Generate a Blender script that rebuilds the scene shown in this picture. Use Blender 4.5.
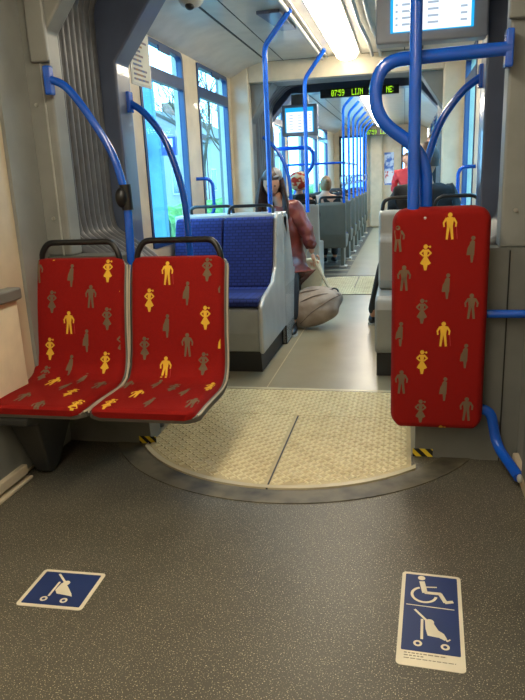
import bpy, bmesh, math, random
from mathutils import Vector, Matrix
random.seed(4)
PI = math.pi
S = bpy.context.scene
COL = S.collection
for o in list(bpy.data.objects): bpy.data.objects.remove(o)

# ------------------------------------------------------------------ camera
cd = bpy.data.cameras.new('camera'); cam = bpy.data.objects.new('camera', cd); COL.objects.link(cam)
F, CX, CY = 640.0, 262.5, 350.0
def pxv(x, y): return Vector((x-CX, -(y-CY), -F))
Yc = pxv(405, 172).normalized(); Zc = -pxv(370, 2700).normalized()
Zc = (Zc - Yc*Yc.dot(Zc)).normalized(); Xc = Yc.cross(Zc)
M = Matrix((Xc, Yc, Zc)).to_4x4(); M.translation = Vector((0, 0, 1.35))
cam.matrix_world = M
cd.sensor_fit = 'HORIZONTAL'; cd.sensor_width = 36; cd.lens = F/525*36
cd.clip_start = 0.05; cd.clip_end = 400
S.camera = cam
# ------------------------------------------------------------------ world
w = bpy.data.worlds.new('sky'); S.world = w; w.use_nodes = True
nt = w.node_tree; bg = nt.nodes['Background']
tc = nt.nodes.new('ShaderNodeTexCoord'); nz = nt.nodes.new('ShaderNodeTexNoise'); nz.inputs['Scale'].default_value = 2.5
cr = nt.nodes.new('ShaderNodeValToRGB')
cr.color_ramp.elements[0].position = .35; cr.color_ramp.elements[0].color = (.62, .82, 1, 1)
cr.color_ramp.elements[1].position = .65; cr.color_ramp.elements[1].color = (1, 1, 1, 1)
nt.links.new(tc.outputs['Generated'], nz.inputs['Vector']); nt.links.new(nz.outputs['Fac'], cr.inputs['Fac'])
nt.links.new(cr.outputs['Color'], bg.inputs['Color'])
bg.inputs['Strength'].default_value = 10.0
S.view_settings.view_transform = 'Standard'; S.view_settings.look = 'None'
S.view_settings.gamma = 1; S.view_settings.exposure = 0.0; S.view_settings.use_curve_mapping = False
LAMP = 25.0          # emission of the ceiling light diffusers in the middle module
LAMP_FRONT_ADDED = 23    # unseen strip added above the camera's module to light the foreground
LAMP_FAR = 24.0

# ------------------------------------------------------------------ materials
def lin(c):
    return tuple(((v/255)/12.92 if v/255 <= .04045 else (((v/255)+.055)/1.055)**2.4) for v in c) + (1,)
def mat(name, c, rough=.5, metal=0, noise=None, bump=None, emit=None, coat=0, spec=.5):
    m = bpy.data.materials.new(name); m.use_nodes = True
    n = m.node_tree; b = n.nodes['Principled BSDF']; L = n.links
    b.inputs['Roughness'].default_value = rough; b.inputs['Metallic'].default_value = metal
    b.inputs['Coat Weight'].default_value = coat; b.inputs['Specular IOR Level'].default_value = spec
    col = lin(c); b.inputs['Base Color'].default_value = col
    g = n.nodes.new('ShaderNodeTexCoord')
    t = n.nodes.new('ShaderNodeTexNoise'); L.new(g.outputs['Object'], t.inputs['Vector'])
    sc, c2, lo, hi = noise if noise else (6, tuple(v*.93 for v in c), .35, .65)
    t.inputs['Scale'].default_value = sc; t.inputs['Detail'].default_value = 4
    r = n.nodes.new('ShaderNodeValToRGB'); r.color_ramp.elements[0].position = lo; r.color_ramp.elements[1].position = hi
    r.color_ramp.elements[0].color = col; r.color_ramp.elements[1].color = lin(c2)
    L.new(t.outputs['Fac'], r.inputs['Fac']); L.new(r.outputs['Color'], b.inputs['Base Color'])
    if bump:
        t2 = n.nodes.new('ShaderNodeTexNoise'); L.new(g.outputs['Object'], t2.inputs['Vector']); t2.inputs['Scale'].default_value = bump[0]
        bp = n.nodes.new('ShaderNodeBump'); bp.inputs['Strength'].default_value = bump[1]; bp.inputs['Distance'].default_value = .003
        L.new(t2.outputs['Fac'], bp.inputs['Height']); L.new(bp.outputs['Normal'], b.inputs['Normal'])
    if emit:
        b.inputs['Emission Color'].default_value = emit[0] + (1,); b.inputs['Emission Strength'].default_value = emit[1]
    return m
def emis(name, c, s):
    m = bpy.data.materials.new(name); m.use_nodes = True; n = m.node_tree; n.nodes.clear()
    e = n.nodes.new('ShaderNodeEmission'); e.inputs['Color'].default_value = tuple(c)+(1,); e.inputs['Strength'].default_value = s
    o = n.nodes.new('ShaderNodeOutputMaterial'); n.links.new(e.outputs[0], o.inputs[0]); return m
def glass(name, c):
    m = bpy.data.materials.new(name); m.use_nodes = True; n = m.node_tree; n.nodes.clear()
    t = n.nodes.new('ShaderNodeBsdfTransparent'); t.inputs['Color'].default_value = tuple(c)+(1,)
    g = n.nodes.new('ShaderNodeBsdfGlossy'); g.inputs['Roughness'].default_value = .03
    mx = n.nodes.new('ShaderNodeMixShader'); mx.inputs[0].default_value = .06
    o = n.nodes.new('ShaderNodeOutputMaterial')
    n.links.new(t.outputs[0], mx.inputs[1]); n.links.new(g.outputs[0], mx.inputs[2]); n.links.new(mx.outputs[0], o.inputs[0]); return m

M_cream = mat('cream_panel', (205, 190, 162), .38, coat=.2)
M_ceil = mat('ceiling_panel', (196, 190, 178), .32, coat=.3)
M_grey = mat('grey_frame', (138, 139, 134), .42)
M_grey2 = mat('grey_frame_dark', (114, 115, 110), .45)
M_slate = mat('slate_gloss', (92, 102, 126), .3, coat=.4)
M_groove = mat('groove_black', (28, 26, 24), .6)
M_rubber = mat('gaiter_rubber', (94, 95, 98), .38, noise=(14, (80, 81, 84), .4, .7))
M_blue = mat('handrail_blue', (10, 88, 206), .24, coat=.6)
M_black = mat('black_plastic', (22, 22, 24), .35)
M_charcoal = mat('charcoal_metal', (44, 44, 42), .55)
M_shell = mat('seat_shell', (92, 88, 80), .4)
M_rim = mat('seat_rim', (190, 180, 160), .3)
M_red = mat('red_moquette', (148, 21, 14), .85, noise=(420, (124, 14, 10), .35, .65), bump=(900, .4), spec=.2)
M_yel = mat('yellow_print', (240, 188, 62), .8, bump=(900, .4), spec=.2)
M_gry = mat('grey_print', (118, 98, 76), .85, bump=(900, .4), spec=.2)
M_cane = mat('pink_print', (190, 60, 60), .85)
M_seam = mat('seam_white', (208, 190, 160), .5)
M_pod = mat('podium_grey', (146, 147, 142), .38, coat=.2)
M_podl = mat('podium_light', (176, 177, 172), .35, coat=.2)
M_plate = mat('tread_plate', (236, 224, 184), .38, noise=(9, (220, 204, 160), .45, .75))
M_plate2 = mat('plate_base', (198, 180, 134), .5, noise=(9, (176, 156, 110), .45, .75))
M_trimm = mat('plate_trim', (205, 192, 156), .35)
M_dirt = mat('ring_rubber', (112, 104, 84), .5, noise=(7, (60, 55, 44), .4, .7))
M_white = mat('white_sticker', (232, 222, 196), .5)
M_navy = mat('navy_sticker', (30, 52, 104), .5)
M_text = mat('text_grey', (150, 140, 118), .6)
M_steel = mat('steel', (190, 188, 180), .3, metal=.7)
M_fseat = mat('far_shell', (92, 92, 82), .42)
M_glass = glass('tinted_glass', (.50, .82, 1.0))
M_wframe = mat('window_rubber', (30, 58, 104), .4, coat=.2)
M_lamp = emis('lamp_warm', (1, .89, .69), LAMP)
M_lampf = emis('lamp_front_added', (1, .91, .73), LAMP_FRONT_ADDED)
M_lampr = emis('lamp_far', (1, .89, .72), LAMP_FAR)
M_scr = emis('screen_white', (.86, .95, 1), 1.4)
M_scrb = emis('screen_cyan', (.02, .42, .85), 1.2)
M_scrt = emis('screen_text', (.45, .55, .68), 1.0)
M_led = emis('led_green', (.45, 1, .02), 1.25)

def floor_mat(name, base, base2, spk, rough, thr):
    m = mat(name, base, rough, noise=(3, base2, .35, .7)); n = m.node_tree; L = n.links; b = n.nodes['Principled BSDF']
    ramp = [x for x in n.nodes if x.type == 'VALTORGB'][0]; tc = [x for x in n.nodes if x.type == 'TEX_COORD'][0]
    v = n.nodes.new('ShaderNodeTexNoise'); v.inputs['Scale'].default_value = 230; v.inputs['Detail'].default_value = 1
    L.new(tc.outputs['Object'], v.inputs['Vector'])
    r = n.nodes.new('ShaderNodeValToRGB'); r.color_ramp.elements[0].position = thr; r.color_ramp.elements[1].position = thr+.05
    r.color_ramp.elements[0].color = (0, 0, 0, 1); r.color_ramp.elements[1].color = (1, 1, 1, 1)
    L.new(v.outputs['Fac'], r.inputs['Fac'])
    mx = n.nodes.new('ShaderNodeMixRGB'); mx.inputs[2].default_value = lin(spk)
    L.new(r.outputs['Color'], mx.inputs[0]); L.new(ramp.outputs['Color'], mx.inputs[1]); L.new(mx.outputs[0], b.inputs['Base Color'])
    return m
M_floor = floor_mat('speckled_floor', (88, 84, 73), (78, 74, 63), (205, 195, 165), .42, .635)
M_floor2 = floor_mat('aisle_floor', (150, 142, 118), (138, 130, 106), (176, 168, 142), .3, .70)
M_floor3 = floor_mat('seat_floor_shade', (78, 76, 72), (66, 64, 60), (110, 106, 98), .32, .70)  # darker colour stands in for the shade under the far seats

def moquette_blue():
    m = mat('blue_moquette', (26, 34, 98), .8, spec=.25); n = m.node_tree; L = n.links; b = n.nodes['Principled BSDF']
    tc = [x for x in n.nodes if x.type == 'TEX_COORD'][0]
    wv = n.nodes.new('ShaderNodeTexBrick'); wv.inputs['Scale'].default_value = 11; wv.inputs['Mortar Size'].default_value = .035
    wv.inputs['Color1'].default_value = lin((40, 52, 114)); wv.inputs['Color2'].default_value = lin((35, 45, 102)); wv.inputs['Mortar'].default_value = lin((24, 32, 80))
    mp = n.nodes.new('ShaderNodeMapping'); mp.inputs['Rotation'].default_value = (PI/2, 0, 0)
    L.new(tc.outputs['Object'], mp.inputs['Vector']); L.new(mp.outputs['Vector'], wv.inputs['Vector'])
    L.new(wv.outputs['Color'], b.inputs['Base Color']); return m
M_bseat = moquette_blue()

def hazard():
    m = mat('hazard_tape', (230, 200, 40), .5); n = m.node_tree; L = n.links; b = n.nodes['Principled BSDF']
    tc = [x for x in n.nodes if x.type == 'TEX_COORD'][0]
    wv = n.nodes.new('ShaderNodeTexWave'); wv.inputs['Scale'].default_value = 11.5; wv.bands_direction = 'DIAGONAL'
    r = n.nodes.new('ShaderNodeValToRGB'); r.color_ramp.interpolation = 'CONSTANT'
    r.color_ramp.elements[0].color = lin((20, 18, 14)); r.color_ramp.elements[1].position = .5; r.color_ramp.elements[1].color = lin((235, 205, 50))
    L.new(tc.outputs['Object'], wv.inputs['Vector']); L.new(wv.outputs['Fac'], r.inputs['Fac']); L.new(r.outputs['Color'], b.inputs['Base Color']); return m
M_haz = hazard()

# ------------------------------------------------------------------ mesh helpers
class MB:
    def __init__(s): s.v = []; s.f = []; s.m = []; s.mi = 0
    def add(s, vs, fs, mi=None):
        o = len(s.v); s.v += [tuple(p) for p in vs]; s.f += [[i+o for i in f] for f in fs]
        s.m += [s.mi if mi is None else mi]*len(fs); return s
    def box(s, x0, x1, y0, y1, z0, z1, mi=None):
        return s.add([(x0,y0,z0),(x1,y0,z0),(x1,y1,z0),(x0,y1,z0),(x0,y0,z1),(x1,y0,z1),(x1,y1,z1),(x0,y1,z1)],
            [[0,3,2,1],[4,5,6,7],[0,1,5,4],[1,2,6,5],[2,3,7,6],[3,0,4,7]], mi)
    def prism(s, poly, axis, a, b, mi=None):   # poly in the two other axes
        def P(p, t):
            return {'x': (t, p[0], p[1]), 'y': (p[0], t, p[1]), 'z': (p[0], p[1], t)}[axis]
        n = len(poly); vs = [P(p, a) for p in poly] + [P(p, b) for p in poly]
        fs = [list(range(n))[::-1], list(range(n, 2*n))] + [[i, (i+1) % n, n+(i+1) % n, n+i] for i in range(n)]
        return s.add(vs, fs, mi)
    def tube(s, pts, r, n=12, cap=True, mi=None):
        pts = [Vector(p) for p in pts]; N = len(pts)
        rs = r if isinstance(r, (list, tuple)) else [r]*N
        t0 = (pts[1]-pts[0]).normalized(); up = Vector((0, 0, 1)) if abs(t0.z) < .9 else Vector((1, 0, 0))
        a = t0.cross(up).normalized(); vs = []
        for i, p in enumerate(pts):
            t = ((pts[min(i+1, N-1)]-pts[i]).normalized()+(pts[i]-pts[max(i-1, 0)]).normalized())
            t = t.normalized() if t.length > 1e-6 else t0
            a = (a-t*a.dot(t)).normalized(); b = t.cross(a)
            for k in range(n):
                q = 2*PI*k/n; vs.append(p+a*rs[i]*math.cos(q)+b*rs[i]*math.sin(q))
        fs = [[i*n+k, i*n+(k+1) % n, (i+1)*n+(k+1) % n, (i+1)*n+k] for i in range(N-1) for k in range(n)]
        if cap: fs += [list(range(n))[::-1], [(N-1)*n+k for k in range(n)]]
        return s.add(vs, fs, mi)
    def ell(s, c, r, n=16, m=10, mi=None, fn=None):
        vs = []; fs = []
        for j in range(m+1):
            th = PI*j/m
            for i in range(n):
                ph = 2*PI*i/n
                d = Vector((math.sin(th)*math.cos(ph), math.sin(th)*math.sin(ph), math.cos(th)))
                k = fn(d) if fn else 1
                vs.append((c[0]+r[0]*d.x*k, c[1]+r[1]*d.y*k, c[2]+r[2]*d.z*k))
        for j in range(m):
            for i in range(n): fs.append([j*n+i, (j+1)*n+i, (j+1)*n+(i+1) % n, j*n+(i+1) % n])
        return s.add(vs, fs, mi)
    def build(s, name, mats, parent=None, smooth=False, bevel=0, loc=None, fix=True):
        me = bpy.data.meshes.new(name); me.from_pydata(s.v, [], s.f)
        for m in (mats if isinstance(mats, (list, tuple)) else [mats]): me.materials.append(m)
        me.polygons.foreach_set('material_index', s.m)
        if fix:
            bm = bmesh.new(); bm.from_mesh(me); bmesh.ops.remove_doubles(bm, verts=bm.verts, dist=1e-6)
            bmesh.ops.recalc_face_normals(bm, faces=bm.faces); bm.to_mesh(me); bm.free()
        if smooth:
            me.polygons.foreach_set('use_smooth', [True]*len(me.polygons))
            try: me.set_sharp_from_angle(angle=math.radians(40))
            except Exception: pass
        o = bpy.data.objects.new(name, me); COL.objects.link(o)
        if parent: o.parent = parent
        if loc: o.location = loc
        if bevel:
            b = o.modifiers.new('bevel', 'BEVEL'); b.width = bevel; b.segments = 3; b.limit_method = 'ANGLE'
            b.harden_normals = False
        return o
def tag(o, label, cat, group=None, kind=None):
    o['label'] = label; o['category'] = cat
    if group: o['group'] = group
    if kind: o['kind'] = kind
    return o
def thing(name, label, cat, loc=(0,0,0), group=None, rz=0):
    o = bpy.data.objects.new(name, None); COL.objects.link(o); o.location = loc; o.rotation_euler = (0, 0, rz)
    o.empty_display_size = .1
    return tag(o, label, cat, group)
def struct(o): o['kind'] = 'structure'; return o
def copy_tree(o, parent=None):
    c = o.copy(); COL.objects.link(c); c.parent = parent
    for ch in list(o.children):
        if ch.name in bpy.data.objects: copy_tree(ch, c)
    return c
def fillet(pts, r, n=6):
    pts = [Vector(p) for p in pts]; out = [pts[0]]
    for i in range(1, len(pts)-1):
        a, p, b = pts[i-1], pts[i], pts[i+1]
        d1 = (a-p); d2 = (b-p); rr = min(r, d1.length*.48, d2.length*.48)
        q0 = p+d1.normalized()*rr; q2 = p+d2.normalized()*rr
        for k in range(n+1):
            t = k/n; out.append(q0*(1-t)**2+p*2*t*(1-t)+q2*t*t)
    return out+[pts[-1]]
def spline(pts, n=8):
    P = [Vector(p) for p in pts]; P = [2*P[0]-P[1]]+P+[2*P[-1]-P[-2]]; out = []
    for i in range(1, len(P)-2):
        for k in range(n):
            t = k/n; a, b, c, d = P[i-1], P[i], P[i+1], P[i+2]
            out.append(.5*((2*b)+(c-a)*t+(2*a-5*b+4*c-d)*t*t+(3*b-a-3*c+d)*t**3))
    return out+[P[-2]]
def rrect(x0, x1, y0, y1, r, n=6):
    out = []
    for cx, cy, a0 in ((x1-r, y1-r, 0), (x0+r, y1-r, PI/2), (x0+r, y0+r, PI), (x1-r, y0+r, 1.5*PI)):
        for k in range(n+1):
            a = a0+PI/2*k/n; out.append((cx+r*math.cos(a), cy+r*math.sin(a)))
    return out

XL, XR, XC = -1.80, .54, -.622
def mx(x): return 2*XC-x          # mirror across the tram's centre line
CZ = 2.50                          # ceiling height

# ------------------------------------------------------------------ floors
b = MB(); b.box(XL-.1, XR+.1, -2.6, 3.0, -.06, 0); struct(b.build('floor', M_floor))
b = MB(); b.box(XL-.1, XR+.1, 3.0, 7.35, -.06, 0); struct(b.build('floor', M_floor2))
b = MB(); b.box(-.78, XR+.1, 7.35, 19, -.06, 0); struct(b.build('floor', M_floor2))
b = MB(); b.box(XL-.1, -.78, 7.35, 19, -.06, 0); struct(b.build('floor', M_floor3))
b = MB(); b.box(-.885, -.878, 3.96, 7.3, 0, .001); b.box(-1.3, .05, 3.93, 3.965, 0, .004); struct(b.build('trim_1', M_trimm))

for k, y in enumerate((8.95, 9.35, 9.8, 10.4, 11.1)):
    b = MB(); b.box(XL+.05, -.785, y, y+.12, 0, .002); struct(b.build('trim_%d' % (20+k), M_floor2))  # paler strips painting in light that falls between the far seat rows
# ------------------------------------------------------------------ turntables
def turntable(label, cy, sgn):
    t = thing('turntable', label, 'floor plate', (-.588, cy, 0), 'turntable plates under the joints')
    R = .905; x0, x1 = -.72, .636
    def circ(r, xa, xb, n=40):      # arc of radius r on the far side (sgn) between xa and xb
        return [(xa+(xb-xa)*k/n, sgn*math.sqrt(max(r*r-(xa+(xb-xa)*k/n)**2, 0))) for k in range(n+1)]
    def plate(poly, inside, ya, yb, xa, xb):
        b = MB(); b.prism(poly, 'z', 0, .008); d = .029; i = 0
        y = ya+d*.6
        while y < yb-d*.4:
            x = xa+d*.6; j = 0
            while x < xb-d*.4:
                if inside(x, y):
                    an = PI/4 if (i+j) % 2 else -PI/4
                    ca, sa = math.cos(an), math.sin(an); l, h = .0155, .0060
                    q = [(-l, -h), (l, -h), (l, h), (-l, h)]; q2 = [(-l*.75, -h*.4), (l*.75, -h*.4), (l*.75, h*.4), (-l*.75, h*.4)]
                    vs = [(x+ca*u-sa*v, y+sa*u+ca*v, .008) for u, v in q]+[(x+ca*u-sa*v, y+sa*u+ca*v, .0135) for u, v in q2]
                    b.add(vs, [[4, 5, 6, 7], [0, 1, 5, 4], [1, 2, 6, 5], [2, 3, 7, 6], [3, 0, 4, 7]], 1)
                x += d; j += 1
            y += d; i += 1
        return b.build('tread_plate', [M_plate2, M_plate], t, fix=False)
    r2 = R-.03
    for xa, xb in ((x0, -.0045), (.0045, x1)):
        arc = circ(r2, xa, xb); poly = arc+[(xb, 0), (xa, 0)]
        if sgn > 0: poly = poly[::-1]
        plate(poly, lambda x, y: xa+.012 < x < xb-.012 and (x*x+y*y) < (r2-.014)**2, min(0, sgn*r2), max(0, sgn*r2), xa, xb)
    ya, yb = (.006, .455) if sgn < 0 else (-.455, -.006)
    plate([(x0, ya), (x1, ya), (x1, yb), (x0, yb)], lambda x, y: True, ya, yb, x0, x1)
    o1 = circ(R, x0-.02, x1+.02); i1 = circ(r2+.003, x0-.02, x1+.02); b = MB()
    b.prism(o1+i1[::-1], 'z', 0, .010); b.build('edge_trim', M_trimm, t)
    b = MB(); r3 = 1.03
    def arc2(r, n=48):
        h = min(.99, .99); return [(-h+2*h*k/n, sgn*math.sqrt(max(r*r-(-h+2*h*k/n)**2, 0))) for k in range(n+1)]
    an = [math.radians(205+130*k/60) if sgn < 0 else math.radians(25+130*k/60) for k in range(61)]
    o1 = [(r3*math.cos(a), r3*math.sin(a)) for a in an]; i1 = [((R+.006)*math.cos(a), (R+.006)*math.sin(a)) for a in an]
    b.prism(o1+i1[::-1], 'z', 0, .004); b.build('floor_ring', M_dirt, t)
    b = MB(); b.box(-.0044, .0044, min(0, sgn*R), max(0, sgn*R), .0005, .0075); b.build('seam', M_groove, t)
    b = MB(); b.box(x0-.02, x1+.02, yb+.002 if sgn < 0 else ya-.012, yb+.012 if sgn < 0 else ya-.002, 0, .006); b.build('rear_seam', M_groove, t)
    return t
turntable('cream tread-plate turntable floor between the red seats and the folded red seat', 3.455, -1)
turntable('cream tread-plate floor turntable far down the aisle, past the maroon-jacketed person', 7.85, 1)

# ------------------------------------------------------------------ joint portals (ring frames) and gaiters
def ring_pts(low, z_low, wide, z_ch, x_ch, z_top, side):
    # left half outline of the opening, floor -> top centre (x mirrored for the right side)
    f = (lambda x: x) if side < 0 else mx
    return [(f(p[0]), p[1]) for p in [(low, 0), (low, z_low-.05), (low-.015, z_low-.015), (low-.05, z_low), (wide, z_low), (wide, z_ch), (x_ch, z_top)]]
def portal(tagname, y0, y1, m_up, m_low, z_low=.82, wide=-1.655, z_ch=2.06, x_ch=-1.34, z_top=2.36, z_out=2.75, low=-1.31):
    for side in (-1, 1):
        f = (lambda x: x) if side < 0 else mx
        b = MB()
        b.prism([(f(XL-.06), z_low), (f(wide), z_low), (f(wide), z_ch), (f(x_ch), z_top), (f(x_ch), z_out), (f(XL-.06), z_out)], 'y', y0, y1)
        struct(b.build('wall_'+tagname+('_left' if side < 0 else '_right'), m_up, bevel=.012))
        b = MB(); pl = rrect(min(f(XL-.06), f(low)), max(f(XL-.06), f(low)), -.05, z_low, .03)
        b.prism([(x, z if z > 0 else 0) for x, z in pl], 'y', y0-.02, y1)
        struct(b.build('wall_'+tagname+'_lower'+('_left' if side < 0 else '_right'), m_low))
    b = MB(); b.box(x_ch, mx(x_ch), y0, y1, z_top, z_out); struct(b.build('wall_'+tagname+'_header', m_up))
def gaiter(name, y0, y1, n, ins=0):
    half = [(-1.33, .012), (-1.33, .62), (-1.345, .74), (-1.40, .84), (-1.50, .94), (-1.62, 1.03), (-1.70, 1.08), (-1.735, 1.15), (-1.74, 1.4), (-1.74, 2.20), (-1.735, 2.30), (-1.70, 2.38), (-1.62, 2.46), (-1.44, 2.54), (-1.25, 2.57), (-.9, 2.58)]
    half = [(x+(ins if x < -1.5 else ins*.4 if x < -1.2 and z > 1 else 0), z-(ins*1.2 if z > 2.18 else 0)) for x, z in half]
    prof = half+[(mx(x), z) for x, z in half[::-1]]
    P = [Vector((p[0], 0, p[1])) for p in prof]
    P = spline(P, 3); ny = n*8; vs = []; fs = []; N = len(P)
    cen = Vector((XC, 0, 1.2))
    for j in range(ny+1):
        y = y0+(y1-y0)*j/ny; ph = (j/8) % 1
        off = .042*(1-abs(math.sin(PI*ph))**.45)        # narrow deep folds, round lobes toward the aisle
        for i, p in enumerate(P):
            t = (P[min(i+1, N-1)]-P[max(i-1, 0)]).normalized(); nrm = Vector((t.z, 0, -t.x))
            if nrm.dot(cen-p) > 0: nrm = -nrm
            q = p+nrm*off; vs.append((q.x, y, q.z))
    for j in range(ny):
        for i in range(N-1): fs.append([j*N+i, j*N+i+1, (j+1)*N+i+1, (j+1)*N+i])
    b = MB(); b.add(vs, fs); o = b.build(name, M_rubber, smooth=True, fix=False)
    s = o.modifiers.new('solid', 'SOLIDIFY'); s.thickness = .004
    return struct(o)
portal('portal_front', 3.0, 3.12, M_grey, M_grey2, z_low=1.01, x_ch=-1.30, z_top=2.50)
gaiter('wall_gaiter_front', 3.12, 3.74, 10)
portal('portal_second', 3.74, 3.94, M_slate, M_grey2, wide=-1.645, z_ch=2.04, x_ch=-1.26, z_top=2.52)
# module 2 end / joint 2
portal('portal_third', 7.06, 7.36, M_grey2, M_grey2, wide=-1.63, z_ch=1.93, x_ch=-1.37, z_top=2.31)
b = MB()
for f in (lambda x: x, mx):
    x0, x1 = sorted((f(XL-.06), f(-1.60))); b.box(x0, x1, 6.95, 7.06, 0, CZ+.1)
struct(b.build('trim_2', M_cream, bevel=.02))
b = MB(); b.box(-1.60, mx(-1.60), 6.95, 7.06, 2.31, CZ+.1); struct(b.build('trim_3', M_cream, bevel=.01))
gaiter('wall_gaiter_rear', 7.36, 8.26, 8, ins=.13)
portal('portal_fourth', 8.26, 8.5, M_slate, M_grey2, wide=-1.645, z_ch=2.04, x_ch=-1.37, z_top=2.33)

for k, (x0, x1) in enumerate(((-1.735, -1.643), (mx(-1.643), mx(-1.735)))):
    b = MB(); b.box(x0, x1, 2.972, 3.0, 1.925, 2.6); struct(b.build('trim_%d' % (30+k), M_grey, bevel=.008))
# ------------------------------------------------------------------ side walls, windows, ceilings
def window_wall(side, y0, y1, wins, name, zb=.88, zt=2.36, transom=2.12, start=1):
    f = (lambda x: x) if side < 0 else mx
    sx = 'left' if side < 0 else 'right'
    xi, xo = f(XL), f(XL-.09); xa, xb = min(xi, xo), max(xi, xo)
    b = MB(); b.box(xa, xb, y0, y1, 0, zb)
    b.box(xa, xb, y0, y1, zt, CZ+.2); y = y0
    for a, c in wins: b.box(xa, xb, y, a, zb, zt); y = c
    b.box(xa, xb, y, y1, zb, zt)
    struct(b.build('wall_%s' % sx, M_cream))
    for k, (a, c) in enumerate(wins):
        w_ = MB(); xm = f(XL-.03); r = .035
        poly_o = rrect(a, c, zb, zt, .05); poly_i = rrect(a+r, c-r, zb+r, zt-r, .04)
        # frame ring
        x0_, x1_ = sorted((f(XL+.008), f(XL-.04))); n = len(poly_o)
        vs = [(x0_, p[0], p[1]) for p in poly_o]+[(x0_, p[0], p[1]) for p in poly_i]+[(x1_, p[0], p[1]) for p in poly_o]+[(x1_, p[0], p[1]) for p in poly_i]
        fs = []
        for i in range(n):
            j = (i+1) % n
            fs += [[i, j, n+j, n+i], [2*n+i, 3*n+i, 3*n+j, 2*n+j], [n+i, n+j, 3*n+j, 3*n+i], [i, 2*n+i, 2*n+j, j]]
        w_.add(vs, fs)
        if transom: w_.box(min(f(XL+.010), f(XL-.035)), max(f(XL+.010), f(XL-.035)), a+r, c-r, transom-.045, transom+.045)
        o = w_.build('window_%d' % (start+k), M_wframe, smooth=False); struct(o)
        if transom:
            g_ = MB(); xx = f(XL+.02); g_.box(min(xx, f(XL+.032)), max(xx, f(XL+.032)), (a+c)/2-.12, (a+c)/2+.12, zt-.075, zt-.035); g_.build('latch', M_wframe, o)
        g_ = MB(); g_.box(min(f(XL-.025), f(XL-.031)), max(f(XL-.025), f(XL-.031)), a+.02, c-.02, zb+.02, zt-.02); g_.build('pane', M_glass, o)
W2 = [(4.46, 5.42), (5.80, 6.82)]
window_wall(-1, 3.94, 6.95, W2, 'm2', start=1)
window_wall(1, 3.94, 6.95, W2, 'm2', start=3)
W3 = [(8.75, 10.1), (10.35, 12.0), (12.25, 13.9), (14.15, 15.8)]
window_wall(-1, 8.5, 17.3, W3, 'm3', start=5)
window_wall(1, 8.5, 17.3, W3, 'm3', start=9)
# near module: closed side walls
b = MB(); b.box(XL-.09, XL, -2.5, 3.0, 0, CZ+.2); struct(b.build('wall_left', M_cream))
b = MB(); b.box(XR, XR+.09, -2.5, 3.0, 0, CZ+.2); struct(b.build('wall_right', M_cream))
b = MB(); b.box(XL, XR, -2.6, -2.5, 0, CZ+.2); struct(b.build('wall_back', M_cream))
b = MB(); b.box(XL, XL+.02, 2.76, 3.0, 0, CZ); b.box(mx(XL+.02), XR, 2.6, 3.0, 0, CZ); struct(b.build('trim_4', M_grey, bevel=.006))
b = MB(); b.box(XL, XL+.05, -2.5, 2.62, .36, .86); struct(b.build('trim_5', mat('lower_panel_cream_lit', (238, 226, 196), .5), bevel=.01))  # paler than the wall cream, painting in strong light from the door side
b = MB(); b.box(XL, XL+.075, -2.5, 2.63, .86, .915); struct(b.build('trim_6', M_grey2, bevel=.01))
b = MB(); b.box(XL, XL+.035, -2.5, 2.72, .04, .36); struct(b.build('trim_7', M_grey2))
b = MB(); b.box(XL, XL+.06, -2.5, 2.50, .035, .085); b.box(XL, XL+.07, -2.5, 2.52, 0, .018); struct(b.build('baseboard_left', M_cream, bevel=.008))
b = MB(); b.box(XR-.03, XR, -2.5, 2.95, .0, .06); struct(b.build('baseboard_right', M_cream, bevel=.008))
b = MB(); b.box(XR-.05, XR, -2.5, 2.62, .10, .62); struct(b.build('trim_8', M_grey2, bevel=.02))

def ceiling(y0, y1, name):
    b = MB(); g = -1.38
    for f in (lambda x: x, mx):
        prof = [(f(XL-.02), 2.36), (f(-1.72), 2.40), (f(-1.62), 2.455), (f(-1.5), 2.49), (f(g-.015), CZ)]
        for (xa, za), (xb_, zb_) in zip(prof, prof[1:]):
            b.add([(xa, y0, za), (xb_, y0, zb_), (xb_, y1, zb_), (xa, y1, za)], [[0, 1, 2, 3]])
    b.box(g, mx(g), y0, y1, CZ, CZ+.06)
    for k in range(1, int((y1-y0)/1.2)):
        pass
    struct(b.build('ceiling', M_ceil, smooth=True))
    b = MB()
    for f in (lambda x: x, mx):
        for x, wd in ((g, .02), (-1.22, .008)):
            x0, x1 = sorted((f(x-wd), f(x))); b.box(x0, x1, y0, y1, CZ-.002, CZ+.004)
    b.box(g, mx(g), y1-.02, y1-.01, CZ-.002, CZ+.003)
    struct(b.build('trim_9', M_groove))
ceiling(-2.5, 3.0, 'm1'); ceiling(3.94, 6.95, 'm2'); ceiling(8.5, 17.3, 'm3')

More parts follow.
